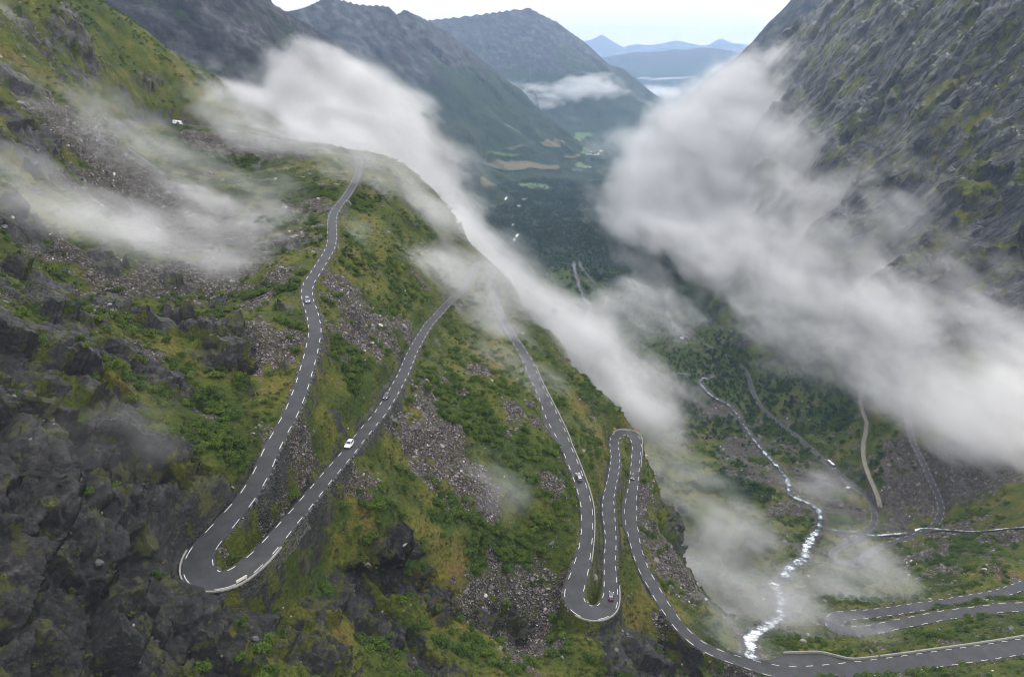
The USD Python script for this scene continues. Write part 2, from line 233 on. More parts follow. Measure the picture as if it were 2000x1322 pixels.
LUSH = [(900,800,60),(1010,930,60),(700,740,30),(1130,830,30),(930,1080,60),(760,1020,60),(660,1010,44),(560,560,20),(430,800,60),(420,870,60),(480,760,30),(870,760,50),(930,820,60),(1000,870,70),(1060,920,50),(870,1000,60),(950,1040,60),(800,1080,60),(1000,1080,50),(700,960,40),(600,1080,50),(640,1150,40),(1060,1260,40),(900,1270,40),(1420,950,60),(1460,960,40),(1310,690,40),(1100,640,60),(1150,780,50),(1200,810,30),(450,320,50),(380,270,40),(530,350,50),(600,370,40),(690,720,40),(700,780,26),(1720,900,40),(1640,800,60),(1850,1080,50),(1950,1050,40),(700,400,40),(560,480,30),(1500,830,40),(1550,880,30)]
cl, sc_, lu = blobs(CLIFFS), blobs(SCREES), blobs(LUSH)
dZr = np.gradient(Z, axis=0) / np.gradient(RR)[:, None]
dZt = np.gradient(Z, axis=1) / (RR[:, None] * half[:, None] * 2 / (NC - 1))
slope = np.hypot(dZr, dZt)
Nx = -(dZr * np.sin(ang) + dZt * np.cos(ang)); Ny = -(dZr * np.cos(ang) - dZt * np.sin(ang)); Nz = np.ones_like(Z)
ln = np.sqrt(Nx ** 2 + Ny ** 2 + 1); Nx /= ln; Ny /= ln; Nz /= ln
near = WFAR.reshape(X.shape) < .98
n1 = fbm(X, Y, Z, 55, 4, 61); n2 = fbm(X, Y, Z, 14, 3, 71)
n3 = fbm(X, Y, Z, 5, 3, 81)
def soft(a): return np.clip(.5 + (a - .5) * 1.5, 0, 1)
rock = soft(cl * .85 + (n1 - .5) * 1.3 + (n2 - .5) * .9 + (n3 - .5) * .5 + .34 * smoothstep(.75, 1.7, slope) - .02)
wall = WHICH == 2
rock = np.where(wall, soft(.66 + (n1 - .5) * 1.6 + (n2 - .5) * 1.2 + (n3 - .5) * .5 + .2 * smoothstep(.9, 1.9, slope) - .3 * smoothstep(470, 360, Z)), rock)
scree = soft(sc_ * 1.0 + (n2 - .5) * 1.5 + (n1 - .5) * .9 + (n3 - .5) * .9 + .16) * (1 - smoothstep(.4, .7, rock)) * ~wall
lush = smoothstep(.3, .7, lu + (n1 - .45) * 1.5) * (1 - smoothstep(.4, .6, scree)) * (1 - smoothstep(.4, .6, rock))
rock = np.where(WHICH == 1, 0, rock); scree = np.where(WHICH == 1, 0, scree)
# the road's bed
samples = np.vstack([np.c_[Q, hw] for Q, hw in ROADS.values()]); tree = cKDTree(samples[:, :2])
flat = (RR[:, None] * np.ones(NC)[None]) < 1750
dd, ii = tree.query(np.stack([X[flat], Y[flat]], 1), distance_upper_bound=40)
ok = np.isfinite(dd); ii = np.where(ok, ii, 0)
edge = np.full(X.shape, 99.0); edge[flat] = np.where(ok, dd - samples[ii, 3], 99)
roadz = np.zeros(X.shape); roadz[flat] = samples[ii, 2]
free = smoothstep(1.8, 9, edge)
st = cKDTree(np.vstack(list(STREAMS.values()))[:, :2]); allst = np.vstack(list(STREAMS.values()))
ds, si = st.query(np.stack([X[flat], Y[flat]], 1), distance_upper_bound=30)
bank = np.full(X.shape, 99.0); bank[flat] = np.where(np.isfinite(ds), ds, 99)
streamz = np.zeros(X.shape); streamz[flat] = allst[np.where(np.isfinite(ds), si, 0), 2]
fs = smoothstep(2.5, 16, bank)
# relief along the ground's own normal: bedded rock, hummocky turf, rough scree
def bedded(scale, oc, seed, ax=(.55, .25, .80), squeeze=3.0):
    a = np.array(ax) / np.linalg.norm(ax); q = X * a[0] + Y * a[1] + Z * a[2]
    return ridged(X + (squeeze - 1) * q * a[0], Y + (squeeze - 1) * q * a[1], Z + (squeeze - 1) * q * a[2], scale, oc, seed)
def blocks(size, seed, m, squash=.45, a=(.5, .2, .84), run=None):
    """Broken rock: cells, each its own tilted face, set forward or back from its neighbours; beds dip to the right."""
    a = np.array(a); a = a / np.linalg.norm(a)
    p = np.stack([X[m], Y[m], Z[m]], 1); q = p @ a
    w = np.stack([fbm(*p.T, size * 1.3, 2, seed + 50 + k) - .5 for k in range(3)], 1) * size * .9
    if run is not None: run = np.array(run) / np.linalg.norm(run); p = p - .72 * (p @ run)[:, None] * run
    p = (p + w + (1 / squash - 1) * q[:, None] * a) / size
    g = np.floor(p).astype(np.int64); best = np.full(len(p), 9.0); val = np.zeros(len(p))
    for o in np.ndindex(3, 3, 3):
        c = g + np.array(o) - 1
        h = (c[:, 0] * 73856093) ^ (c[:, 1] * 19349663) ^ (c[:, 2] * 83492791) ^ (seed * 2654435761)
        r = []
        for k in range(6):
            h = (h * 6364136223846793005 + 1442695040888963407) & 0x7FFFFFFFFFFFFFFF; r.append(((h >> 33) & 0xFFFFFF) / 16777215.0)
        d = p - c - np.stack(r[:3], 1); d2 = (d ** 2).sum(1); n = d2 < best
        best = np.where(n, d2, best); val = np.where(n, (r[3] - .5) + (d[:, 0] * (r[4] - .5) + d[:, 1] * (r[5] - .5) + d[:, 2] * (r[0] - .5)) * .8, val)
    out = np.zeros(X.shape); out[m] = val * size
    return out
rk = smoothstep(.38, .62, rock)
b2 = ridged(X, Y, Z, 11, 4, 131)
mn, mw = (rk > .02) & near & ~wall & (RR[:, None] < 900), wall & (RR[:, None] < 3200)
broken = blocks(17, 1, mn) * .55 + blocks(6, 2, mn) * .55 + blocks(2.2, 3, mn & (RR[:, None] < 420)) * .5 + blocks(80, 4, mw, .6, (-.62, .5, .6), (-.1, .66, -.74)) * .20 + blocks(26, 5, mw, .6, (-.62, .5, .6), (-.1, .66, -.74)) * .24 + blocks(9, 6, mw & (RR[:, None] < 2200), .6, (-.62, .5, .6), (-.1, .66, -.74)) * .30
disp = rk * (broken + 3.0 * (b2 - .62) + (fbm(X, Y, Z, 45, 3, 135) - .5) * 14)
turf = (1 - rk) * ((fbm(X, Y, Z, 24, 4, 141) - .5) * 7 + (fbm(X, Y, Z, 5, 3, 151) - .5) * 1.6)
screl = (1 - rk) * scree * (fbm(X, Y, Z, 2.6, 2, 161) - .5) * 1.6
forest_rel = np.where(WHICH == 1, 1.0, .6) * smoothstep(1200, 1800, RR)[:, None] * (fbm(X, Y, Z, 16, 2, 171) - .5) * 9
disp = np.where(near | wall, disp + turf + screl, disp * .4) * free * fs + forest_rel * free
X2, Y2, Z2 = X + Nx * disp * .8, Y + Ny * disp * .8, Z + Nz * disp
Z2 = np.where((edge < 18) & (edge > .5) & (Z < roadz - .6), np.minimum(Z2, roadz - .5), Z2)
t = np.where(Z2 < roadz - .8, smoothstep(1.0, 2.8, edge), smoothstep(1.2, 4.5, edge))
BRIDGE = course(RIVER)[3]; at_bridge = np.hypot(X - BRIDGE[0], Y - BRIDGE[1]) < 9
onroad = edge < 40
Z2 = np.where(onroad, (roadz - .14) * (1 - t) + Z2 * t, Z2)
tb = smoothstep(1.0, 10, bank)
Z2 = np.where((bank < 25) & ((edge > 3) | (at_bridge & (bank < 7))), np.minimum(Z2, (streamz - .5) * (1 - tb) + Z2 * tb), Z2)
X2 = np.where(onroad, X * (1 - t) + X2 * t, X2); Y2 = np.where(onroad, Y * (1 - t) + Y2 * t, Y2)
rock = np.maximum(rock, .8 * (1 - smoothstep(1.0, 3.8, edge)) * (edge > .6) * smoothstep(.5, 1.1, slope) * smoothstep(.35, .6, n2 + .15)); scree = np.maximum(scree, .8 * (1 - smoothstep(.1, 1.5 + n3, edge)))
scree = np.maximum(scree, (1 - smoothstep(2, 5 + 7 * n2, bank)) * .9)
# far land: forest below, bare rock above
hi = smoothstep(330, 900, Z + (n1 - .5) * 500)
isr = WHICH >= 3
rock = np.where(isr, np.clip(hi * .9 + .35 * smoothstep(.9, 1.6, slope) + (fbm(X, Y, Z, 260, 4, 181) - .5) * 1.4, 0, 1), rock)
scree = np.where(isr, smoothstep(.62, .75, fbm(X, Y, Z, 180, 4, 191)) * .6 * (1 - rock), scree); lush = np.where(isr | (WHICH == 1), 1 - rock, np.maximum(lush, .95 * smoothstep(470, 360, Z) * smoothstep(620, 900, RR)[:, None] * (1 - rock) * (1 - smoothstep(.45, .6, scree))))

LAND = {'pos': ('geometry', {}), 'mask': ('attribute', {'attribute': 'mask'}), 'm': ('separate_color', {}),
    # rock
    'rv': ('mapping', {'scale': (.05, .05, .16), 'rotation': (.5, -.5, 0)}), 'rn': ('noise_texture', {'scale': 2.2, 'detail': 9, 'roughness': .68, 'distortion': .4}),
    'rr': ('rgb_ramp', {'ramp': [(.28, (.004, .0036, .0033)), (.42, (.010, .0091, .0083)), (.55, (.023, .021, .0193)), (.66, (.056, .0515, .047)), (.8, (.14, .135, .13))]}),
    'rf': ('noise_texture', {'scale': 1.1, 'detail': 7, 'roughness': .75}), 'rfr': ('rgb_ramp', {'ramp': [(.34, (.25, .25, .25)), (.48, (.8, .8, .8)), (.58, (1.6, 1.6, 1.6)), (.68, (4.0, 4.0, 4.0))]}), 'rfm': ('mix_color', {'blend_type': 'multiply', 'fac': 1.0, 'use_clamp': False}),
    'cm': ('mapping', {'scale': (.28, .28, .8), 'rotation': (.5, -.5, 0)}), 'cw': ('noise_texture', {'scale': .3, 'detail': 4}), 'cws': ('vector_math', {'math_type': 'scale', 'scale': 5.0}), 'cwa': ('vector_math', {'math_type': 'add'}), 'cv': ('voronoi_texture', {'feature': 'distance_to_edge', 'scale': 1.0, 'detail': 2.0, 'roughness': .6}), 'cr': ('rgb_ramp', {'ramp': [(0, (.15, .15, .15)), (.035, (.5, .5, .5)), (.09, (1, 1, 1))]}), 'cmx': ('mix_color', {'blend_type': 'multiply', 'fac': .85, 'use_clamp': False}),
    'moss': ('noise_texture', {'scale': .14, 'detail': 7, 'roughness': .65}), 'mossr': ('rgb_ramp', {'ramp': [(.54, (0, 0, 0)), (.60, (1, 1, 1))]}),
    'rm': ('mix_color', {'b': (.058, .060, .010)}), 'mossk': ('math', {'math_type': 'multiply', 'value2': .75}),
    # turf
    'gn': ('noise_texture', {'scale': .035, 'detail': 8, 'roughness': .62}), 'gr': ('rgb_ramp', {'ramp': [(.3, (.022, .034, .005)), (.43, (.042, .058, .008)), (.52, (.068, .080, .011)), (.6, (.105, .096, .018)), (.68, (.115, .08, .024)), (.78, (.06, .04, .02))]}),
    'gn2': ('noise_texture', {'scale': .9, 'detail': 5, 'roughness': .7}), 'g2': ('rgb_ramp', {'ramp': [(.3, (.45, .45, .45)), (.7, (1.5, 1.5, 1.5))]}), 'gm': ('mix_color', {'blend_type': 'multiply', 'fac': 1.0, 'use_clamp': False}),
    'lushc': ('mix_color', {'b': (.030, .058, .012)}), 'lk': ('math', {'math_type': 'multiply', 'value2': .7}),
    # scree
    'v': ('voronoi_texture', {'scale': 1.9}), 'vs': ('separate_color', {}), 'sr': ('rgb_ramp', {'ramp': [(0, (.026, .021, .019)), (.5, (.085, .070, .064)), (.82, (.145, .122, .112)), (.94, (.23, .205, .19)), (1, (.42, .40, .37))]}),
    'sg': ('noise_texture', {'scale': .25, 'detail': 6, 'roughness': .7}), 'sgr': ('rgb_ramp', {'ramp': [(.5, (0, 0, 0)), (.6, (1, 1, 1))]}), 'sm': ('mix_color', {'b': (.075, .075, .022)}), 'smk': ('math', {'math_type': 'multiply', 'value2': .65}),
    'c1': ('mix_color', {}), 'c2': ('mix_color', {}),
    # broken edges between them
    'en': ('noise_texture', {'scale': .22, 'detail': 9, 'roughness': .72}), 'e1': ('math', {'math_type': 'multiply_add', 'value2': 2.6, 'value3': -1.3}),
    'ra': ('math', {'math_type': 'add'}), 'rs': ('map_range', {'range_type': 'smoothstep', 'from_min': .44, 'from_max': .56, 'clamp': True}),
    'sa': ('math', {'math_type': 'add'}), 'ss': ('map_range', {'range_type': 'smoothstep', 'from_min': .35, 'from_max': .65, 'clamp': True}),
    # fine relief
    'bn': ('noise_texture', {'scale': .5, 'detail': 8, 'roughness': .72}), 'bump': ('bump', {'strength': 1.0, 'distance': 1.6}), 'bh': ('math', {'math_type': 'multiply_add'}), 'vd': ('math', {'math_type': 'multiply'}),
    'ro': ('mix_float', {'a': .9, 'b': .42}), 'sp': ('mix_float', {'a': .15, 'b': .4}), 'p': ('principled_bsdf', {})}
LINKS = [('mask.color', 'm.color'), ('pos.position', 'rv.vector'), ('rv.vector', 'rn.vector'), ('rn.fac', 'rr.fac'), ('pos.position', 'moss.vector'), ('moss.fac', 'mossr.fac'), ('mossr.color', 'mossk.value1'), ('mossk.value', 'rm.fac'), ('pos.position', 'rf.vector'), ('rf.fac', 'rfr.fac'), ('rr.color', 'rfm.a'), ('rfr.color', 'rfm.b'), ('pos.position', 'cw.vector'), ('cw.color', 'cws.vector1'), ('cws.vector', 'cwa.vector1'), ('pos.position', 'cwa.vector2'), ('cwa.vector', 'cm.vector'), ('cm.vector', 'cv.vector'), ('cv.distance', 'cr.fac'), ('rfm.result', 'cmx.a'), ('cr.color', 'cmx.b'), ('cmx.result', 'rm.a'),
    ('pos.position', 'gn.vector'), ('gn.fac', 'gr.fac'), ('pos.position', 'gn2.vector'), ('gn2.fac', 'g2.fac'), ('gr.color', 'lushc.a'), ('m.b', 'lk.value1'), ('lk.value', 'lushc.fac'), ('lushc.result', 'gm.a'), ('g2.color', 'gm.b'),
    ('pos.position', 'v.vector'), ('v.color', 'vs.color'), ('vs.r', 'sr.fac'), ('pos.position', 'sg.vector'), ('sg.fac', 'sgr.fac'), ('sgr.color', 'smk.value1'), ('smk.value', 'sm.fac'), ('sr.color', 'sm.a'),
    ('pos.position', 'en.vector'), ('en.fac', 'e1.value1'), ('e1.value', 'ra.value1'), ('m.r', 'ra.value2'), ('ra.value', 'rs.value'), ('e1.value', 'sa.value1'), ('m.g', 'sa.value2'), ('sa.value', 'ss.value'),
    ('ss.result', 'c1.fac'), ('gm.result', 'c1.a'), ('sm.result', 'c1.b'), ('rs.result', 'c2.fac'), ('c1.result', 'c2.a'), ('rm.result', 'c2.b'), ('c2.result', 'p.base_color'),
    ('pos.position', 'bn.vector'), ('v.distance', 'vd.value1'), ('m.g', 'vd.value2'), ('bn.fac', 'bh.value1'), ('vd.value', 'bh.value3'), ('bh.value', 'bump.height'), ('bump.normal', 'p.normal'),
    ('rs.result', 'ro.fac'), ('ro.result', 'p.roughness'), ('rs.result', 'sp.fac'), ('sp.result', 'p.specular_ior_level')]
LAND['bh'] = ('math', {'math_type': 'multiply_add', 'value2': 1.0})
land = look('land', LAND, LINKS, 'p.BSDF')
# the great wall: the same rock and turf, its slabs and grass bands running down along the dip
WALL = dict(LAND); WALL.update({'dot': ('vector_math', {'math_type': 'dot_product', 'vector2': (-.1, .66, -.74)}), 'run': ('vector_math', {'math_type': 'scale', 'vector1': (-.068, .45, -.503)}), 'lay': ('vector_math', {'math_type': 'subtract'}),
    'rv': ('mapping', {'scale': (.045, .045, .045)}), 'rr': ('rgb_ramp', {'ramp': [(.30, (.004, .0038, .004)), (.43, (.009, .0087, .009)), (.54, (.019, .0185, .0192)), (.64, (.052, .051, .053)), (.76, (.16, .158, .16))]}), 'cm': ('mapping', {'scale': (.075, .075, .075)}), 'cr': ('rgb_ramp', {'ramp': [(0, (.3, .3, .3)), (.06, (.7, .7, .7)), (.15, (1, 1, 1))]}), 'moss': ('noise_texture', {'scale': .045, 'detail': 8, 'roughness': .65}), 'mossr': ('rgb_ramp', {'ramp': [(.52, (0, 0, 0)), (.60, (1, 1, 1))]}), 'mossk': ('math', {'math_type': 'multiply', 'value2': .85}), 'rf': ('noise_texture', {'scale': .33, 'detail': 8, 'roughness': .75}), 'bn': ('noise_texture', {'scale': .14, 'detail': 9, 'roughness': .72}), 'bump': ('bump', {'strength': 1.0, 'distance': 4.0})})
swap = {('pos.position', x): ('lay.vector', x) for x in ('rv.vector', 'cm.vector', 'moss.vector', 'rf.vector', 'bn.vector')}
WALL.update({'big': ('noise_texture', {'scale': .011, 'detail': 4, 'roughness': .6}), 'bigr': ('rgb_ramp', {'ramp': [(.36, (.28, .27, .26)), (.5, (.70, .70, .70)), (.62, (1.3, 1.3, 1.32))]}), 'bm': ('mix_color', {'blend_type': 'multiply', 'fac': 1.0, 'use_clamp': False})})
wall_m = look('wall_rock', WALL, [('pos.position', 'big.vector'), ('big.fac', 'bigr.fac'), ('rr.color', 'bm.a'), ('bigr.color', 'bm.b'), ('bm.result', 'rfm.a')] + [swap.get(l, l) for l in LINKS if l not in (('rr.color', 'rfm.a'), ('cwa.vector', 'cm.vector'), ('v.distance', 'vd.value1'), ('m.g', 'vd.value2'))] + [('cr.color', 'vd.value1'), ('m.r', 'vd.value2')] + [('lay.vector', 'cm.vector'), ('pos.position', 'dot.vector1'), ('dot.value', 'run.scale'), ('pos.position', 'lay.vector1'), ('run.vector', 'lay.vector2')], 'p.BSDF')
# far off, the same land with woods and gullies too small to tell apart
FAR = {'pos': ('geometry', {}), 'mask': ('attribute', {'attribute': 'mask'}), 'm': ('separate_color', {}),
    'n': ('noise_texture', {'scale': .018, 'detail': 9, 'roughness': .7}), 'rr': ('rgb_ramp', {'ramp': [(.34, (.010, .010, .012)), (.47, (.030, .0295, .032)), (.58, (.075, .074, .077)), (.72, (.17, .168, .17))]}),
    'f': ('noise_texture', {'scale': .008, 'detail': 10, 'roughness': .68}), 'fr': ('rgb_ramp', {'ramp': [(.35, (.010, .024, .010)), (.5, (.017, .034, .012)), (.62, (.030, .045, .015)), (.75, (.06, .062, .024))]}),
    'en': ('noise_texture', {'scale': .02, 'detail': 7, 'roughness': .7}), 'e1': ('math', {'math_type': 'multiply_add', 'value2': 1.4, 'value3': -.7}), 'ra': ('math', {'math_type': 'add'}), 'rs': ('map_range', {'range_type': 'smoothstep', 'from_min': .4, 'from_max': .7, 'clamp': True}),
    'sc': ('mix_color', {'b': (.2, .19, .18)}), 'c': ('mix_color', {}), 'bn': ('noise_texture', {'scale': .022, 'detail': 9, 'roughness': .7}), 'bump': ('bump', {'strength': 1.0, 'distance': 28.0}), 'p': ('principled_bsdf', {'roughness': .9, 'specular_ior_level': .2})}
FLINKS = [('mask.color', 'm.color'), ('pos.position', 'n.vector'), ('n.fac', 'rr.fac'), ('pos.position', 'f.vector'), ('f.fac', 'fr.fac'), ('pos.position', 'en.vector'), ('en.fac', 'e1.value1'), ('e1.value', 'ra.value1'), ('m.r', 'ra.value2'), ('ra.value', 'rs.value'),
    ('fr.color', 'sc.a'), ('m.g', 'sc.fac'), ('sc.result', 'c.a'), ('rr.color', 'c.b'), ('rs.result', 'c.fac'), ('c.result', 'p.base_color'), ('pos.position', 'bn.vector'), ('bn.fac', 'bump.height'), ('bump.normal', 'p.normal')]
farland = look('far_land', FAR, FLINKS, 'p.BSDF')
V = np.stack([X2, Y2, Z2], -1).reshape(-1, 3); MASK = np.stack([rock, scree, lush], -1).reshape(-1, 3).astype(np.float32)
i0, j0 = np.meshgrid(np.arange(len(RR) - 1), np.arange(NC - 1), indexing='ij'); q0 = (i0 * NC + j0)
quads = np.stack([q0, q0 + NC, q0 + NC + 1, q0 + 1], -1).reshape(-1, 4)[:, ::-1]
wq = WHICH[:-1, :-1].ravel()
a_, b_ = V[quads[:, 1]] - V[quads[:, 0]], V[quads[:, 3]] - V[quads[:, 0]]
fn = np.cross(a_, b_); VN = np.zeros_like(V)
for k in range(4): np.add.at(VN, quads[:, k], fn)
if VN[:, 2].mean() < 0: VN = -VN; quads = quads[:, ::-1]
VN /= np.linalg.norm(VN, axis=1, keepdims=True) + 1e-12
def land_mesh(name, faces, mat):
    used, inv = np.unique(faces.ravel(), return_inverse=True)
    m = UsdGeom.Mesh.Define(stage, numbered('/World/' + name))
    m.CreatePointsAttr(Vt.Vec3fArray.FromNumpy(V[used].astype(np.float32)))
    m.CreateFaceVertexCountsAttr(Vt.IntArray.FromNumpy(np.full(len(faces), 4, np.int32))); m.CreateFaceVertexIndicesAttr(Vt.IntArray.FromNumpy(inv.astype(np.int32).ravel()))
    m.CreateSubdivisionSchemeAttr('none'); m.CreateNormalsAttr(Vt.Vec3fArray.FromNumpy(VN[used].astype(np.float32))); m.SetNormalsInterpolation('vertex')
    UsdGeom.PrimvarsAPI(m).CreatePrimvar('mask', Sdf.ValueTypeNames.Color3fArray, 'vertex').Set(Vt.Vec3fArray.FromNumpy(MASK[used]))
    UsdShade.MaterialBindingAPI.Apply(m.GetPrim()).Bind(mat)
    tag(m, kind='structure')
    return m
NAMES = ['mountainside', 'valley_floor'] + [R[0] for R in RIDGES]
for w in range(len(NAMES)):
    f = quads[wq == w]
    if len(f): land_mesh(NAMES[w], f, land if w == 0 else wall_m if w == 2 else farland)

# ------------------------------------------------------------------ roads
asphalt = look('asphalt', {'pos': ('geometry', {}), 'n': ('noise_texture', {'scale': .16, 'detail': 8, 'roughness': .68}), 'r': ('rgb_ramp', {'ramp': [(.32, (.013, .0125, .0135)), (.5, (.023, .0225, .0242)), (.68, (.036, .035, .0375))]}), 'p': ('principled_bsdf', {'roughness': .65, 'specular_ior_level': .35})},
               [('pos.position', 'n.vector'), ('n.fac', 'r.fac'), ('r.color', 'p.base_color')], 'p.BSDF')
gravel = look('gravel', {'pos': ('geometry', {}), 'n': ('noise_texture', {'scale': .4, 'detail': 6, 'roughness': .7}), 'r': ('rgb_ramp', {'ramp': [(.3, (.09, .085, .06)), (.7, (.2, .18, .14))]}), 'p': ('principled_bsdf', {'roughness': .9})},
              [('pos.position', 'n.vector'), ('n.fac', 'r.fac'), ('r.color', 'p.base_color')], 'p.BSDF')
paint = look('white_paint', {'pos': ('geometry', {}), 'n': ('noise_texture', {'scale': 1.5, 'detail': 5, 'roughness': .7}), 'r': ('rgb_ramp', {'ramp': [(.32, (.25, .25, .25)), (.5, (.62, .62, .60)), (.7, (.78, .78, .76))]}), 'p': ('principled_bsdf', {'roughness': .55})}, [('pos.position', 'n.vector'), ('n.fac', 'r.fac'), ('r.color', 'p.base_color')], 'p.BSDF')
def frame(Q):
    T = np.gradient(Q, axis=0); T[:, 2] = 0; T /= np.linalg.norm(T, axis=1, keepdims=True)
    return T, np.stack([T[:, 1], -T[:, 0], 0 * T[:, 0]], 1)     # forwards, to the right
def ribbon(Q, N, left, right, lift=0.0, thick=None):
    A = Q - N * left[:, None] + [0, 0, lift]; B = Q + N * right[:, None] + [0, 0, lift]; n = len(Q)
    v = np.vstack([A, B]); i = np.arange(n - 1); f = np.stack([i, n + i, n + i + 1, i + 1], 1)
    if thick:
        v = np.vstack([v, v - [0, 0, thick]]); m = 2 * n
        f = np.vstack([f, np.stack([i, i + 1, m + i + 1, m + i], 1), np.stack([n + i + 1, n + i, m + n + i, m + n + i + 1], 1)])
    return v, f
NODES = {'upper': UPPER, 'middle': MIDDLE, 'lower': LOWER, 'track': TRACK, 'valley': VALLEYROAD}
def along(key, u, v):                           # sample of a road that lies nearest to a sight line's place on it
    Q = ROADS[key][0]; d = (Q - [0, 0, CAMZ]) / np.linalg.norm(Q - [0, 0, CAMZ], axis=1)[:, None]; r = ray(u, v); r /= np.linalg.norm(r)
    return int(np.argmax(d @ r))
dashes = []
LABELS = {'upper': ('road', 'grey asphalt mountain road with white edge dashes winding down in hairpins from the upper left to the bridge'),
          'middle': ('road', 'wide hairpin of grey asphalt road at the right edge, above the layby'),
          'lower': ('road', 'narrow grey asphalt road with the bus, curving beside the stream in the valley'),
          'track': ('track', 'pale unpaved gravel track running down to the bend of the lower road'),
          'valley': ('road', 'short grey piece of road winding through the woods far down the valley')}
for key, (Q, hw) in ROADS.items():
    T, N = frame(Q); name, label = LABELS[key]
    wob = .12 * (meshkit.noise(Q / 3.0, 5) - .5)
    R = xform(name); tag(R, label, name, kind='structure')
    L_, R_ = hw + .42 + wob, hw + .42 - wob
    if key == 'upper':                          # paved bays beside the lane
        for u, v, side, depth, reach in ((1583, 1290, -1, 5.5, 15), (1091, 825, 1, 1.4, 12), (1231, 1003, 1, 1.3, 12)):
            g = depth * np.exp(-((np.arange(len(Q)) - along('upper', u, v)) / reach) ** 4)
            if side < 0: L_ = L_ + g
            else: R_ = R_ + g
    if key == 'lower':
        g = 4.2 * np.exp(-((np.arange(len(Q)) - along('lower', 1662, 948)) / 11) ** 4); R_ = R_ + g * 0; L_ = L_ + g * 0
        i_ = along('lower', 1662, 948); sgn = 1 if (N[i_] @ (hit(1650, 958) - Q[i_])) > 0 else -1
        if sgn > 0: R_ = R_ + g
        else: L_ = L_ + g
        i_ = along('lower', 1338, 655); sgn = 1 if (N[i_] @ (hit(1325, 660) - Q[i_])) > 0 else -1
        g = 16 * np.exp(-((np.arange(len(Q)) - i_) / 24) ** 4)
        if sgn > 0: R_ = R_ + g
        else: L_ = L_ + g
    obj('asphalt' if name == 'road' else 'gravel_bed', ribbon(Q, N, L_, R_, 0, .25), asphalt if name == 'road' else gravel, R, smooth=35)
    if key in ('upper', 'middle', 'lower'):
        for side in (-1, 1):
            k = 2 + (side > 0) * 3
            while k + 4 < len(Q):
                n = 4; q = Q[k:k + n] + side * N[k:k + n] * hw[k:k + n, None]
                dashes.append((np.linalg.norm(q.mean(0) - [0, 0, CAMZ]), R, q, N[k:k + n])); k += 7
dashes.sort(key=lambda x: x[0]); rest = {}
for n, (d, R, q, N_) in enumerate(dashes):
    h = np.full(len(q), .08); m = ribbon(q, N_, h, h, .02)
    if n < 300: obj('edge_dash', m, paint, R)
    else: rest.setdefault(str(R.GetPath()), []).append(trimesh.Trimesh(m[0], np.vstack([m[1][:, [0, 1, 2]], m[1][:, [0, 2, 3]]]), process=False))
for R, ms in rest.items(): tag(obj('edge_marking', trimesh.util.concatenate(ms), paint, R), kind='stuff')

# ------------------------------------------------------------------ walls, guard stones, bridge
stone_m = look('grey_stone', {'oi': ('geometry', {}), 'r': ('rgb_ramp', {'ramp': [(0, (.06, .056, .052)), (.6, (.14, .13, .12)), (1, (.27, .255, .235))]}), 'n': ('noise_texture', {'scale': 3.0, 'detail': 5}), 'n2': ('rgb_ramp', {'ramp': [(.3, (.6, .6, .6)), (.7, (1.3, 1.3, 1.3))]}), 'x': ('mix_color', {'blend_type': 'multiply', 'fac': 1.0, 'use_clamp': False}), 'p': ('principled_bsdf', {'roughness': .8})},
               [('oi.random_per_island', 'r.fac'), ('oi.position', 'n.vector'), ('n.fac', 'n2.fac'), ('r.color', 'x.a'), ('n2.color', 'x.b'), ('x.result', 'p.base_color')], 'p.BSDF')
concrete = look('pale_concrete', {'g': ('geometry', {}), 'n': ('noise_texture', {'scale': .8, 'detail': 6, 'roughness': .7}), 'r': ('rgb_ramp', {'ramp': [(.3, (.16, .15, .13)), (.7, (.3, .285, .25))]}), 'p': ('principled_bsdf', {'roughness': .85})}, [('g.position', 'n.vector'), ('n.fac', 'r.fac'), ('r.color', 'p.base_color')], 'p.BSDF')
rng = np.random.default_rng(11)
def rough_block(c, ax, size, rng, sub=0):
    """A split stone: a box with its corners knocked about."""
    m = trimesh.creation.box((1, 1, 1)); v = np.array(m.vertices); v += rng.uniform(-.13, .13, v.shape); v *= size
    return v @ np.array(ax) + c, np.array(m.faces)
def joined(parts):
    n, vs, fs = 0, [], []
    for v, f in parts: vs.append(v); fs.append(f + n); n += len(v)
    return np.vstack(vs), np.vstack(fs)
def edge_line(key, a, b, side, off):
    i, j = along(key, *a), along(key, *b); i, j = min(i, j), max(i, j)
    Q, hw = ROADS[key]; T, N = frame(Q)
    q = Q[i:j] + side * N[i:j] * (hw[i:j, None] + off); return q, T[i:j], N[i:j] * side
def stone_wall(key, a, b, side, height, label):
    q, T, N = edge_line(key, a, b, side, .75); parts = []; k = 0.0
    while k < len(q) - 1:
        w = rng.uniform(.7, 1.2); i = int(k); c = q[i] + (q[min(i + 1, len(q) - 1)] - q[i]) * (k - i)
        z = -.45; h = height * (.75 + .5 * meshkit.noise(c / 6, 3))
        while z > -h:
            t = rng.uniform(.4, .6); cc = c + [0, 0, z - t / 2] + N[i] * (.16 * -z + rng.uniform(-.06, .06)) + T[i] * rng.uniform(-.2, .2)
            parts.append(rough_block(cc, np.stack([T[i], N[i], [0, 0, 1]]), (w * .95, .6, t * .95), rng)); z -= t
        k += w
    tag(obj('retaining_wall', joined(parts), stone_m), label, 'stone wall')
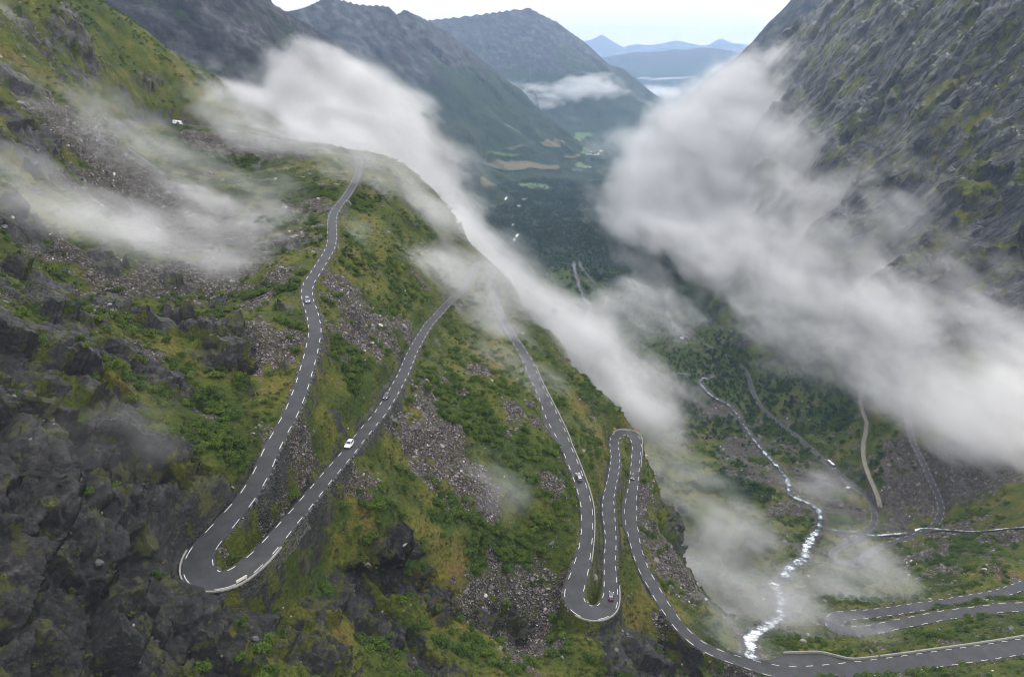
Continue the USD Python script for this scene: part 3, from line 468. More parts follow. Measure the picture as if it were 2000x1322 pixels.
def guard_stones(key, a, b, side, label, step=1.75):
    q, T, N = edge_line(key, a, b, side, .68); parts = []
    for k in np.arange(0, len(q) - 1, step):
        if rng.random() < .12: continue
        i = int(k); s = rng.uniform(.7, 1.25)
        parts.append(rough_block(q[i] + [0, 0, .12] + N[i] * rng.uniform(-.1, .15), np.stack([T[i], N[i], [0, 0, 1]]), (1.05 * s, .45, .62 * s), rng))
    tag(obj('guard_stones', joined(parts), stone_m), label, 'guard stones', kind='stuff')
def parapet(key, a, b, side, label, h=.55, off=.62, w=.32):
    q, T, N = edge_line(key, a, b, side, off); n = len(q); o = N * w
    v = np.vstack([q - [0, 0, .5], q + [0, 0, h], q + o + [0, 0, h], q + o - [0, 0, .9]]); i = np.arange(n - 1)
    f = np.vstack([np.stack([s_ * n + i, s_ * n + i + 1, (s_ + 1) * n + i + 1, (s_ + 1) * n + i], 1) for s_ in range(3)])
    f = np.vstack([f, [[0, n, 2 * n, 3 * n], [n - 1, 4 * n - 1, 3 * n - 1, 2 * n - 1]]])
    return tag(obj('parapet', (v, f), concrete), label, 'low wall')
iu = lambda u, v: ROADS['upper'][0][along('upper', u, v)]
_, N_ = frame(ROADS['upper'][0])
def sd(u, v, pu, pv):                           # which side of the road, seen along its course, a place beside it lies on
    i = along('upper', u, v); d = at_drop(pu, pv, CAMZ - ROADS['upper'][0][i][2]) - ROADS['upper'][0][i]; return 1 if N_[i] @ d > 0 else -1
stone_wall('upper', (437,1025), (583,1000), sd(406,1135,400,1160), 3.2, 'rough stone wall under the outer edge of the nearest hairpin')
stone_wall('upper', (613,640), (450,1012), sd(580,780,620,790), 2.6, 'long pale stone wall below the right side of the upper road arm')
stone_wall('upper', (600,985), (800,705), sd(680,884,720,895), 1.8, 'stone wall below the right side of the second road arm')
stone_wall('upper', (1125,1140), (1193,1080), sd(1150,1197,1150,1215), 3.0, 'stone wall under the outer edge of the middle hairpin')
stone_wall('upper', (1242,870), (1236,1040), sd(1240,916,1260,916), 2.0, 'stone wall above the cliff beside the fifth road arm')
guard_stones('upper', (603,552), (460,1000), sd(580,780,620,790), 'row of grey guard stones along the right edge of the upper road arm')
guard_stones('upper', (560,1025), (880,588), sd(680,884,720,895), 'row of grey guard stones along the right edge of the second road arm')
guard_stones('upper', (1193,1110), (1200,880), sd(1192,1077,1215,1077), 'row of small guard stones along the right edge of the fourth road arm')
guard_stones('upper', (1243,880), (1254,1105), sd(1240,916,1260,916), 'row of small guard stones along the cliff edge of the fifth road arm')
parapet('upper', (1033,715), (1135,1100), sd(1101,860,1130,860), 'thin pale kerb wall along the right edge of the third road arm')
parapet('upper', (395,1075), (530,1061), sd(406,1135,400,1160), 'pale concrete kerb round the outer edge of the nearest hairpin', .22, .55, .35)
parapet('upper', (1135,1190), (1193,1140), sd(1150,1197,1150,1215), 'pale concrete kerb round the outer edge of the middle hairpin', .3)
parapet('upper', (1207,848), (1240,916), sd(1229,844,1229,825), 'pale wall round the outer edge of the hairpin at the tip of the spur', .6)
side_up = sd(1790,1292,1790,1260)
parapet('upper', (1735,1298), (2040,1254), side_up, 'low grey wall along the upper edge of the nearest road at the right', .85, .6, .4)
# the bay's own wall follows the bay
i, j = along('upper', 1545, 1313), along('upper', 1735, 1298); Q, hw = ROADS['upper']; T, N = frame(Q); kk = np.arange(i, j)
g = 5.5 * np.exp(-((kk - along('upper', 1583, 1290)) / 15) ** 4); q = Q[kk] + side_up * N[kk] * (hw[kk] + .6 + g)[:, None]; n = len(q); o = np.gradient(q, axis=0); o = np.stack([-o[:, 1], o[:, 0], 0 * o[:, 0]], 1); o *= .4 / np.linalg.norm(o, axis=1, keepdims=True)
if (o * N[kk] * side_up).sum() < 0: o = -o
v = np.vstack([q - [0, 0, .6], q + [0, 0, .85], q + o + [0, 0, .85], q + o - [0, 0, 1.0]]); ii_ = np.arange(n - 1)
tag(obj('parapet', (v, np.vstack([np.stack([s_ * n + ii_, s_ * n + ii_ + 1, (s_ + 1) * n + ii_ + 1, (s_ + 1) * n + ii_], 1) for s_ in range(3)])), concrete), 'low grey wall curving round the paved layby above the bridge', 'low wall')

steel = plain('dark_steel', (.12, .12, .125), .45, .5, .6)
def bar(a, b, r, sides=6):
    a, b = np.array(a, float), np.array(b, float); m = trimesh.creation.cylinder(r, segment=[a, b], sections=sides); return np.array(m.vertices), np.array(m.faces)
B = xform('bridge'); tag(B, 'stone road bridge with dark steel railings over the white waterfall', 'bridge')
ib = along('upper', 1468, 1298); b0, b1 = ib - 8, ib + 9
q, Tq, Nq, hq = Q[b0:b1], T[b0:b1], N[b0:b1], hw[b0:b1]
obj('deck', ribbon(q - [0, 0, .26], Nq, hq + .7, hq + .7, 0, .7), concrete, B)
for side in (-1, 1):                            # spandrel walls of stone with an arch left open, and the railings on them
    parts = []
    for k in range(len(q) - 1):
        x = (k - len(q) / 2 + .5) / (len(q) / 2); low = -1.0 - 5.5 * (1 - math.sqrt(max(0, 1 - min(1, abs(x) * 1.15) ** 2)))
        z = -.9
        while z > low:
            parts.append(rough_block(q[k] + side * Nq[k] * (hq[k] + .45) + [0, 0, z - .25] + Tq[k] * .5, np.stack([Tq[k], Nq[k], [0, 0, 1]]), (1.0, .5, .5), rng)); z -= .5
    obj('spandrel_wall', joined(parts), stone_m, B)
    e = q + side * Nq * (hq[:, None] + .55)
    rails = [bar(e[k] + [0, 0, z], e[k + 1] + [0, 0, z], .045) for k in range(len(e) - 1) for z in (.4, .7, 1.0)]
    R = obj('railing', joined(rails), steel, B)
    for k in range(0, len(e), 3): obj('post', bar(e[k] - [0, 0, .2], e[k] + [0, 0, 1.05], .06), steel, R)

# ------------------------------------------------------------------ running water
water_m = look('white_water', {'g': ('geometry', {}), 'at': ('attribute', {'attribute': 'fall'}), 'm': ('mapping', {'scale': (1, 1, .35)}), 'n': ('noise_texture', {'scale': .42, 'detail': 9, 'roughness': .78, 'distortion': .8}), 'a': ('math', {'math_type': 'add'}), 'e': ('map_range', {'range_type': 'smoothstep', 'from_min': .51, 'from_max': .66, 'clamp': True}),
    'foam': ('principled_bsdf', {'base_color': (.66, .69, .72), 'roughness': .6, 'subsurface_weight': 0.0}), 'w': ('principled_bsdf', {'base_color': (.03, .045, .045), 'roughness': .12}), 'mx': ('mix_closure', {}), 'tr': ('transparent_bsdf', {}), 'al': ('map_range', {'range_type': 'smoothstep', 'from_min': .45, 'from_max': .50, 'clamp': True}), 'out': ('mix_closure', {})},
    [('g.position', 'm.vector'), ('m.vector', 'n.vector'), ('n.fac', 'a.value1'), ('at.fac', 'a.value2'), ('a.value', 'e.value'), ('e.result', 'mx.fac'), ('w.BSDF', 'mx.closure1'), ('foam.BSDF', 'mx.closure2'), ('a.value', 'al.value'), ('al.result', 'out.fac'), ('tr.BSDF', 'out.closure1'), ('mx.closure', 'out.closure2')], 'out.closure')
def stream(name, Q, halfwidth, label, category, boost=0.0):
    boost = np.broadcast_to(boost, len(Q))
    T, N = frame(Q); n = len(Q); M = 9
    wob = 1 + .9 * (meshkit.noise(Q / 7.0, 31) - .45); left, right = halfwidth * wob, halfwidth * (1 + .9 * (meshkit.noise(Q / 6.0, 37) - .45))
    f = np.linspace(-1, 1, M); off = np.where(f[None] < 0, f[None] * left[:, None], f[None] * right[:, None])
    P = Q[:, None] + N[:, None] * off[..., None]; P = P.reshape(-1, 3)
    P[:, 2] += .15 + (meshkit.fbm(P / 1.6, 3, 41) - .5) * .7
    grade = np.abs(np.gradient(Q[:, 2])) / (np.hypot(np.gradient(Q[:, 0]), np.gradient(Q[:, 1])) + .05)
    grade = np.convolve(np.pad(grade, 4, 'edge'), np.ones(9) / 9, 'valid')
    fall = np.clip(boost + .20 * np.clip(grade - .12, -.1, 1.2), -.05, .3)[:, None] - .14 * np.abs(f[None]) ** 3 + .16 * (meshkit.noise(Q / 5.0, 55) - .5)[:, None]
    i, j = np.meshgrid(np.arange(n - 1), np.arange(M - 1), indexing='ij'); a = i * M + j
    dr, ir = tree.query(Q[:, :2]); dry = (dr < samples[ir, 3] + 1.0) & (np.abs(samples[ir, 2] - Q[:, 2]) < 4.5) & (np.linalg.norm(Q - BRIDGE, axis=1) > 12)
    F = np.stack([a, a + M, a + M + 1, a + 1], -1)[~dry[:-1] & ~dry[1:]].reshape(-1, 4); used, inv = np.unique(F, return_inverse=True)
    P = P[used]; fall = fall.ravel()[used]; o = obj(name, (P, inv.reshape(-1, 4)), water_m, smooth=True)
    UsdGeom.PrimvarsAPI(o).CreatePrimvar('fall', Sdf.ValueTypeNames.FloatArray, 'vertex').Set(Vt.FloatArray.FromNumpy(fall.ravel().astype(np.float32)))
    tag(o, label, category, kind='structure')
nb = int(np.argmin(np.linalg.norm(STREAMS['river'] - BRIDGE, axis=1)))
hwid = np.interp(np.arange(len(STREAMS['river'])), [0, nb, nb + 30, nb + 110, nb + 160, nb + 300, nb + 700, nb + 1400], [2.8, 2.4, 2.4, 3.0, 4.4, 2.8, 2.1, 2.8])
stream('river', STREAMS['river'], hwid, 'white river dropping under the bridge and tumbling down the valley floor', 'river', np.interp(np.arange(len(STREAMS['river'])), [0, nb + 60, nb + 130, nb + 200, nb + 300, nb + 900], [.05, .03, -.035, -.02, .04, .0]))
stream('stream', STREAMS['side'], np.full(len(STREAMS['side']), 1.5), 'thin white side stream coming in from the right edge under the lower road', 'stream', -.01)
stream('stream', STREAMS['branch'], np.full(len(STREAMS['branch']), 1.3), 'thin second arm of the stream left of the main white river', 'stream', -.01)
def far_water(nodes, w, label):
    P = np.array([hit(u, v) for u, v in nodes]) + [0, 0, 4.0]; Q_ = spline(P, 4.0); stream('river_pool', Q_, np.full(len(Q_), w), label, 'river', .2)
far_water([(1029,411),(1027,416),(1026,419)], 2.6, 'short white reach of river among the woods right of the spur')
far_water([(1012,460),(1009,464),(1007,468),(1003,473)], 2.6, 'white bend of river just above the edge of the mist in the valley')
far_water([(999,445),(1001,443),(1003,438)], 2.6, 'small white river reach left of the bend, among dark woods')
far_water([(987,393),(988,390),(990,387)], 2.6, 'white speck of river at the left edge of the valley woods')

# ------------------------------------------------------------------ fields and houses on the valley floor
from shapely.geometry import Polygon
from shapely import contains_xy
FIELDS = [('green', [(1115,268),(1126,260),(1143,260),(1158,266),(1156,269),(1145,268),(1141,272),(1116,272)], 'bright green meadow beyond the brown field'), ('brown', [(1054,282),(1062,278),(1102,276),(1104,280),(1090,288),(1068,289)], 'brown field in the middle of the valley'),
    ('brown', [(938,320),(965,318),(1000,316),(1020,318),(1092,326),(1094,331),(1052,332),(990,334),(965,330)], 'large brown field across the valley floor'), ('green', [(948,303),(975,300),(1012,303),(1010,307),(975,305),(950,307)], 'narrow green field left of the brown field'),
    ('green', [(1012,361),(1040,359),(1068,362),(1078,370),(1058,373),(1035,369)], 'green meadow nearest to the woods'), ('brown', [(938,360),(968,358),(966,366),(946,369)], 'small brown field at the left edge of the valley'), ('green', [(1124,322),(1133,318),(1148,328),(1144,331),(1128,330)], 'light green field beside the village'),
    ('green', [(1130,300),(1150,292),(1180,294),(1176,300),(1150,301)], 'pale green field above the village'), ('brown', [(1100,308),(1130,303),(1136,307),(1108,311)], 'flat yellow brown field left of the village'), ('brown', [(985,292),(1030,286),(1035,290),(1000,295)], 'thin tawny strip field at the foot of the mountain'), ('brown', [(1012,390),(1025,387),(1030,392),(1018,395)], 'small tawny clearing in the valley woods')]
fmat = {'green': look('meadow', {'g': ('geometry', {}), 'n': ('noise_texture', {'scale': .02, 'detail': 5}), 'r': ('rgb_ramp', {'ramp': [(.3, (.05, .10, .02)), (.7, (.085, .13, .03))]}), 'p': ('principled_bsdf', {'roughness': .9})}, [('g.position', 'n.vector'), ('n.fac', 'r.fac'), ('r.color', 'p.base_color')], 'p.BSDF'),
        'brown': look('brown_field', {'g': ('geometry', {}), 'n': ('noise_texture', {'scale': .02, 'detail': 5}), 'r': ('rgb_ramp', {'ramp': [(.3, (.065, .060, .026)), (.7, (.115, .09, .042))]}), 'p': ('principled_bsdf', {'roughness': .9})}, [('g.position', 'n.vector'), ('n.fac', 'r.fac'), ('r.color', 'p.base_color')], 'p.BSDF')}
for kind, poly, label in FIELDS:
    w = np.array([hit(u, v)[:2] for u, v in poly]); P = Polygon(w).buffer(0)
    x0, y0, x1, y1 = P.bounds; g = 9.0
    gx_, gy_ = np.meshgrid(np.arange(x0, x1 + g, g), np.arange(y0, y1 + g, g), indexing='ij')
    n0, n1_ = gx_.shape; zz = sheet_at(Z, gx_.ravel(), gy_.ravel()) + 5.0
    i, j = np.meshgrid(np.arange(n0 - 1), np.arange(n1_ - 1), indexing='ij'); a = (i * n1_ + j).ravel()
    inside = contains_xy(P, gx_[:-1, :-1].ravel() + g / 2, gy_[:-1, :-1].ravel() + g / 2)
    if inside.sum():
        f = np.stack([a, a + n1_, a + n1_ + 1, a + 1], 1)[inside]
        used, inv = np.unique(f, return_inverse=True); tag(obj('field', (np.stack([gx_.ravel(), gy_.ravel(), zz], 1)[used], inv.reshape(-1, 4)), fmat[kind], smooth=True), label, 'field', kind='structure')
white_wood, red_wood, roof_m, pane_m = plain('white_timber', (.78, .78, .75), .7), plain('red_timber', (.25, .06, .04), .7), plain('dark_roof', (.05, .05, .055), .6), plain('dark_window', (.02, .025, .03), .1)
def box(x0, x1, y0, y1, z0, z1):
    m = trimesh.creation.box((x1 - x0, y1 - y0, z1 - z0)); m.apply_translation(((x0 + x1) / 2, (y0 + y1) / 2, (z0 + z1) / 2)); return m
def house(u, v, rz, red, label, k=1.0):
    p = hit(u, v); H = xform('house', p + [0, 0, 1.5], rz); tag(H, label, 'house', 'houses on the valley floor')
    L_, W_, h = 13 * k, 8.5 * k, 5.2 * k
    gable = trimesh.creation.extrude_polygon(Polygon([(-W_ / 2, 0), (W_ / 2, 0), (W_ / 2, h), (0, h + 3 * k), (-W_ / 2, h)]), L_, engine='earcut'); gable.apply_transform(np.array([[0, 0, 1, -L_ / 2], [1, 0, 0, 0], [0, 1, 0, 0], [0, 0, 0, 1]], float))
    obj('wall', gable, red_wood if red else white_wood, H)
    o = .6 * k
    for s_ in (-1, 1):
        v_ = np.array([[-L_ / 2 - o, s_ * (W_ / 2 + o), h - .45 * k], [L_ / 2 + o, s_ * (W_ / 2 + o), h - .45 * k], [L_ / 2 + o, 0, h + 3.12 * k], [-L_ / 2 - o, 0, h + 3.12 * k]]); v_ = np.vstack([v_, v_ + [0, 0, .3]])
        obj('roof', trimesh.convex.convex_hull(v_), roof_m, H)
    for s_ in (-1, 1):
        for x in (-.32, 0, .32):
            obj('window', box(x * L_ - .6 * k, x * L_ + .6 * k, s_ * W_ / 2 - .05, s_ * W_ / 2 + .05, 1.6 * k, 3.1 * k), pane_m, H)
    obj('door', box(L_ / 2 - .04, L_ / 2 + .05, -.5 * k, .5 * k, .3, 2.4 * k), roof_m, H)
    obj('chimney', box(-.5 * k, .5 * k, -.4 * k, .4 * k, h + 1.5 * k, h + 4.2 * k), stone_m, H)
for a in ((1152.5,303,20,0,'white house in the middle of the small far village',1.5),(1146,303,70,0,'white house at the left end of the far village',1.2),(1161,304,40,0,'white house right of the middle in the far village',1.3),(1167,303,110,0,'large white house at the right of the far village',1.9),(1153,297.5,10,0,'lone white house behind the far village on the green field',1.3),(1174,297,60,0,'white barn farthest right on the green field by the village',1.9),(1156,302,140,1,'red house between white ones in the far village',1.3),(1150.5,328,15,0,'white farmhouse at the edge of the light green field',1.5),(1013,404,30,0,'white cabin in a clearing of the valley woods',.8),(1068,369,80,0,'white farmhouse on the nearest green meadow',.8)): house(*a)

# ------------------------------------------------------------------ vehicles
glass_m = plain('dark_glass', (.02, .024, .028), .06, .6); tyre_m = plain('tyre_rubber', (.02, .02, .02), .85); rim_m = plain('alloy', (.35, .35, .36), .35, .5, .8); trim_m = plain('black_trim', (.03, .03, .032), .6)
lamp_m = look('headlamp', {'p': ('principled_bsdf', {'base_color': (.85, .85, .85), 'roughness': .2, 'emission_color': (1, .96, .88), 'emission_strength': 1.6})}, [], 'p.BSDF')
tail_m = look('tail_lamp', {'p': ('principled_bsdf', {'base_color': (.5, .02, .02), 'roughness': .25, 'emission_color': (1, .05, .05), 'emission_strength': .35})}, [], 'p.BSDF')
PAINTS = {k: look('car_' + k, {'p': ('principled_bsdf', {'base_color': c, 'roughness': .3, 'coat_weight': .6, 'coat_roughness': .06, 'metallic': m})}, [], 'p.BSDF') for k, c, m in (('white', (.8, .8, .8), 0), ('silver', (.32, .34, .37), .3), ('black', (.018, .018, .022), 0), ('grey', (.10, .105, .11), .2), ('blue', (.14, .16, .22), .3), ('dark_blue', (.02, .02, .05), 0), ('purple', (.12, .05, .3), 0))}
def hull(p): return trimesh.convex.convex_hull(np.array(p, float))
def plate(c, t=.03):                            # a pane: four corners made a thin solid, standing t proud
    c = np.array(c, float); n = np.cross(c[1] - c[0], c[3] - c[0]); n /= np.linalg.norm(n); return hull(np.vstack([c - n * .02, c + n * t]))
def wheels(V_, xs, y, r, w):
    for x in xs:
        for s_ in (-1, 1):
            m = trimesh.creation.cylinder(r, w, sections=18); m.apply_transform(trimesh.transformations.rotation_matrix(math.pi / 2, (1, 0, 0))); m.apply_translation((x, s_ * y, r))
            W_ = obj('wheel', m, tyre_m, V_); m2 = trimesh.creation.cylinder(r * .62, .02, sections=14); m2.apply_transform(trimesh.transformations.rotation_matrix(math.pi / 2, (1, 0, 0))); m2.apply_translation((x, s_ * (y + w / 2 + .012), r)); obj('rim', m2, rim_m, W_)
def stand(name, p, heading, slope, label, category, group=None):
    x = xform(name, p, math.degrees(heading), 0, -math.degrees(slope)); return tag(x, label, category, group)
def on_road(key, u, v, sign, shift=0.0, turn=0.0):
    """place, heading and slope on a road at a sight line; sign -1 drives against the course; shift to the right of the course"""
    i = along(key, u, v); Q, hw = ROADS[key]; T, N = frame(Q); g = np.gradient(Q, axis=0)[i]
    return Q[i] + N[i] * shift + [0, 0, .015], math.atan2(T[i][1], T[i][0]) + (math.pi if sign < 0 else 0) + turn, sign * math.atan2(g[2], math.hypot(g[0], g[1]))
def car(place, paint_, label, lights='on', L_=4.4, W_=1.8, H_=1.52, rack=False):
    C = stand('car', *place, label, 'car', 'cars on the mountain road'); P = PAINTS[paint_]; a, w = L_ / 2, W_ / 2
    low = trimesh.boolean.union([hull([(x, s_ * y, z) for s_ in (-1, 1) for x, y, z in ((a, w * .72, .38), (a, w * .72, .62), (a - .1, w * .9, .3), (a - .12, w * .9, .72), (a - .55, w, .26), (a - .5, w * .97, .82), (.2 * a, w, .26), (.35 * a, w * .93, .97), (-a + .3, w * .93, .98), (-a + .5, w, .26), (-a, w * .86, .36), (-a, w * .86, .9), (-a + .05, w * .84, .98))]),
        hull([(x, s_ * y, z) for s_ in (-1, 1) for x, y, z in ((.42 * a, w * .9, .93), (.05 * a, w * .70, H_ - .05), (-.05 * a, w * .68, H_), (-.68 * a, w * .68, H_ - .02), (-.78 * a, w * .70, H_ - .08), (-.97 * a, w * .88, .93))])], engine='manifold')
    obj('body', low, P, C)
    obj('windshield', plate([(.40 * a, w * .80, .97), (.40 * a, -w * .80, .97), (.07 * a, -w * .63, H_ - .07), (.07 * a, w * .63, H_ - .07)][::-1]), glass_m, C)
    obj('rear_window', plate([(-.955 * a, w * .74, .98), (-.955 * a, -w * .74, .98), (-.79 * a, -w * .62, H_ - .12), (-.79 * a, w * .62, H_ - .12)]), glass_m, C)
    for s_ in (-1, 1):
        for x0, x1, x2, x3 in ((.34, -.22, -.20, .04), (-.27, -.86, -.73, -.25)):
            c = [(x0 * a, s_ * w * .905, .98), (x1 * a, s_ * w * .905, .98), (x2 * a, s_ * w * .715, H_ - .12), (x3 * a, s_ * w * .715, H_ - .12)]
            obj('side_window', plate(c if s_ > 0 else c[::-1], .03), glass_m, C)
        obj('headlight', hull([(a - .02 - d, s_ * y, z) for d, y in ((0, w * .58), (.0, w * .74), (.14, w * .9)) for z in (.6, .74)] + [(a - .2, s_ * w * .6, .76)]), lamp_m, C)
        obj('tail_light', box(-a - .02, -a + .12, s_ * w * .8 - .13, s_ * w * .8 + .13, .72, .96), tail_m, C)
        obj('mirror', box(.3 * a, .3 * a + .14, s_ * (w + .1) - .09, s_ * (w + .1) + .09, .93, 1.07), P, C)
    obj('bumper', box(a - .25, a + .03, -w * .7, w * .7, .27, .45), trim_m, C); obj('bumper', box(-a - .03, -a + .25, -w * .82, w * .82, .3, .5), trim_m, C)
    obj('number_plate', box(a + .03, a + .045, -.26, .26, .36, .47), paint, C); obj('number_plate', box(-a - .045, -a - .03, -.26, .26, .55, .67), paint, C)
    if rack:
        for s_ in (-1, 1): obj('roof_rail', box(-.7 * a, -.05 * a, s_ * w * .6 - .03, s_ * w * .6 + .03, H_ - .03, H_ + .07), rim_m, C)
        obj('spoiler', box(-.92 * a, -.74 * a, -w * .6, w * .6, H_ - .06, H_ + .01), PAINTS['silver'], C)
    wheels(C, (.62 * a, -.6 * a), w - .1, .33, .22)
def side_of(key, u, v, off):                    # shift so that the vehicle stands "off" metres to the picture's right of the lane's middle
    i = along(key, u, v); T, N = frame(ROADS[key][0]); return off if N[i][0] > 0 else -off
car(on_road('upper', 601, 589, 1, side_of('upper', 601, 589, -.2)), 'blue', 'silver blue car with headlights on, coming down the upper road arm')
car(on_road('upper', 756, 774, -1, side_of('upper', 756, 774, -1.35)), 'black', 'dark car with headlights on, farther back than the white car on the second road arm')
car(on_road('upper', 687, 868, -1, side_of('upper', 687, 868, -1.2)), 'white', 'white car with dark windows on the left side of the second road arm', W_=1.95, L_=4.6, H_=1.62)
car(on_road('upper', 1130, 934, -1, side_of('upper', 1130, 934, .1)), 'grey', 'grey car seen from behind, climbing the third road arm', rack=True)
car(on_road('upper', 1193, 1166, 1, side_of('upper', 1193, 1166, .3)), 'black', 'black car with red tail lights leaving the middle hairpin', rack=True, W_=1.85)
car(on_road('upper', 1236, 931, 1, side_of('upper', 1236, 931, -.75)), 'black', 'dark car with headlights on and a bright windscreen on the fifth road arm')
pk = hit(1655, 957); i_ = along('lower', 1660, 950); pk = np.r_[pk[:2], ROADS['lower'][0][i_][2] + .02]
car((pk, math.radians(25), 0.0), 'white', 'white car parked in the layby below the bus')
def bus():
    C = stand('bus', *on_road('lower', 1621, 911, -1, side_of('lower', 1621, 911, .2)), 'dark coach with a white roof driving on the valley road', 'bus'); L_, w, h = 6.2, 1.27, 3.5
    obj('body', hull([(x, s_ * y, z) for s_ in (-1, 1) for x, y, z in ((L_, w * .9, .4), (L_ - .1, w, .35), (L_ + .02, w * .9, 1.4), (L_ - .35, w * .86, h - .1), (L_ - .5, w * .92, h - .12), (-L_, w, .4), (-L_, w, h - .2), (-L_ + .1, w * .92, h - .05), (0, w, .35), (0, w * .92, h - .05), (L_ - .6, w, 2.9))]), PAINTS['dark_blue'], C)
    obj('front_panel', box(L_ - .02, L_ + .05, -w * .85, w * .85, .5, 1.2), PAINTS['purple'], C)
    for x0, x1 in ((-6.0, -.6), (.5, 5.5)): obj('roof_panel', box(x0, x1, -w * .88, w * .88, h - .06, h + .1), PAINTS['white'], C)
    obj('roof_hatch', box(-.45, .35, -.5, .5, h - .06, h + .16), PAINTS['grey'], C)
    obj('windshield', plate([(L_ + .03, w * .82, 1.45), (L_ + .03, -w * .82, 1.45), (L_ - .27, -w * .8, 3.1), (L_ - .27, w * .8, 3.1)][::-1]), glass_m, C)
    for s_ in (-1, 1):
        for k in range(6): obj('side_window', box(-5.6 + 1.85 * k, -3.9 + 1.85 * k, s_ * w - .02, s_ * w + .02, 1.7, 2.75), glass_m, C)
        obj('headlight', box(L_ - .05, L_ + .06, s_ * .95 - .2, s_ * .95 + .2, .62, .92), lamp_m, C); obj('mirror', box(L_ + .1, L_ + .35, s_ * 1.35 - .12, s_ * 1.35 + .12, 2.2, 2.75), trim_m, C); obj('tail_light', box(-L_ - .04, -L_ + .05, s_ * 1.0 - .15, s_ * 1.0 + .15, .8, 1.2), tail_m, C)
    wheels(C, (3.7, -3.0), w - .16, .5, .3)
bus()
def motorhome(place, label):
    C = stand('motorhome', *place, label, 'motorhome'); w = 1.15
    side = Polygon([(-3.4, .5), (-3.4, 2.85), (-3.2, 2.95), (1.6, 2.95), (2.5, 2.75), (2.75, 2.35), (2.6, 2.1), (1.75, 1.95), (1.75, .5)])
    b = trimesh.creation.extrude_polygon(side, 2 * w, engine='earcut'); b.apply_transform(np.array([[1, 0, 0, 0], [0, 0, 1, -w], [0, 1, 0, 0], [0, 0, 0, 1]], float)); obj('body', b, PAINTS['white'], C)
    obj('cab', hull([(x, s_ * y, z) for s_ in (-1, 1) for x, y, z in ((1.7, .95, .4), (1.7, .95, 1.98), (2.3, .88, 1.95), (2.95, .93, 1.2), (3.45, .8, 1.0), (3.55, .82, .45))]), PAINTS['white'], C)
    obj('windshield', plate([(2.93, .85, 1.24), (2.93, -.85, 1.24), (2.36, -.8, 1.9), (2.36, .8, 1.9)][::-1]), glass_m, C)
    for s_ in (-1, 1):
        obj('cab_window', box(2.0, 2.55, s_ * .94 - .03, s_ * .94 + .03, 1.25, 1.75), glass_m, C)
        for x0, x1 in ((-2.7, -1.7), (-.9, .0)): obj('window', box(x0, x1, s_ * w - .02, s_ * w + .02, 1.7, 2.25), glass_m, C)
        obj('headlight', box(3.42, 3.53, s_ * .62 - .16, s_ * .62 + .16, .72, .92), lamp_m, C); obj('tail_light', box(-3.45, -3.38, s_ * .95 - .1, s_ * .95 + .1, .8, 1.1), tail_m, C)
    obj('door', box(.35, 1.0, -w - .02, -w + .02, .6, 2.5), plain('motorhome_door', (.7, .7, .7), .5), C); obj('skylight', box(-1.2, -.6, -.3, .3, 2.94, 3.06), trim_m, C)
    wheels(C, (2.5, -1.9), .95, .34, .22)
motorhome(on_road('upper', 346, 243, 1, 0), 'white motorhome alone on the high road at the upper left')
pk = hit(1332, 662); zz = ROADS['lower'][0][along('lower', 1336, 655)][2] + .02
motorhome((np.r_[pk[:2], zz], math.radians(170), 0.0), 'white motorhome parked on the small paved car park in the valley')
pk = hit(1342, 664); car((np.r_[pk[:2], zz], math.radians(60), 0.0), 'white', 'white car beside the parked motorhome on the valley car park')
pk = hit(1317, 645); car((np.r_[pk[:2], zz + .1], math.radians(30), 0.0), 'silver', 'silver car at the upper corner of the valley car park')
# chevron signs on the tip of the spur, barrier on the nearest hairpin
orange, black = plain('sign_yellow', (.75, .32, .02), .5), plain('sign_black', (.012, .012, .012), .5)
def chevron(p, face, label):
    S = xform('chevron_sign', p, face); tag(S, label, 'road sign'); obj('panel', box(-.03, .0, -1.15, 1.15, .75, 1.4), orange, S)
    for k in range(3):
        y = -.75 + .75 * k; v_ = [(-.001, y - .22, .76), (-.001, y, .76), (-.001, y + .2, 1.075), (-.001, y, 1.39), (-.001, y - .22, 1.39), (-.001, y - .02, 1.075)]
        m = trimesh.creation.extrude_polygon(Polygon([(q_[1], q_[2]) for q_ in v_]), .012, engine='earcut'); m.apply_transform(np.array([[0, 0, 1, 0], [1, 0, 0, 0], [0, 1, 0, 0], [0, 0, 0, 1]], float)); obj('chevron', m, black, S)
    for s_ in (-1, 1): obj('post', bar((-.06, s_ * .8, -.6), (-.06, s_ * .8, 1.4), .04), steel, S)
e_, T_, N2 = edge_line('upper', (1207,848), (1242,862), sd(1229,844,1229,825), 1.3)
k = int(np.argmax([ (q_ - [0,0,CAMZ]) @ ray(1247, 834) / np.linalg.norm(q_ - [0,0,CAMZ]) for q_ in e_])); chevron(e_[k], -100, 'yellow and black chevron sign on the right of the spur hairpin')
e_, T_, N2 = edge_line('upper', (1199,867), (1213,844), sd(1229,844,1229,825), 1.6)
k = int(np.argmax([ (q_ - [0,0,CAMZ]) @ ray(1193, 829) / np.linalg.norm(q_ - [0,0,CAMZ]) for q_ in e_])); chevron(e_[k], -75, 'yellow and black chevron sign against the rock on the left of the spur hairpin')
e_, T_, N2 = edge_line('upper', (432,1136), (483,1108), sd(406,1135,400,1160), .05); k = len(e_) // 2
BR = xform('road_barrier', e_[k], math.degrees(math.atan2(T_[k][1], T_[k][0]))); tag(BR, 'cream slatted barrier lying along the outer line of the nearest hairpin', 'barrier')
cream = plain('cream_paint', (.6, .57, .42), .6)
for z in (.25, .5, .75): obj('slat', box(-1.25, 1.25, -.06, .06, z, z + .2), cream, BR)
for x in (-1.1, 1.1): obj('post', box(x - .06, x + .06, -.16, -.061, -.05, 1.0), paint, BR)
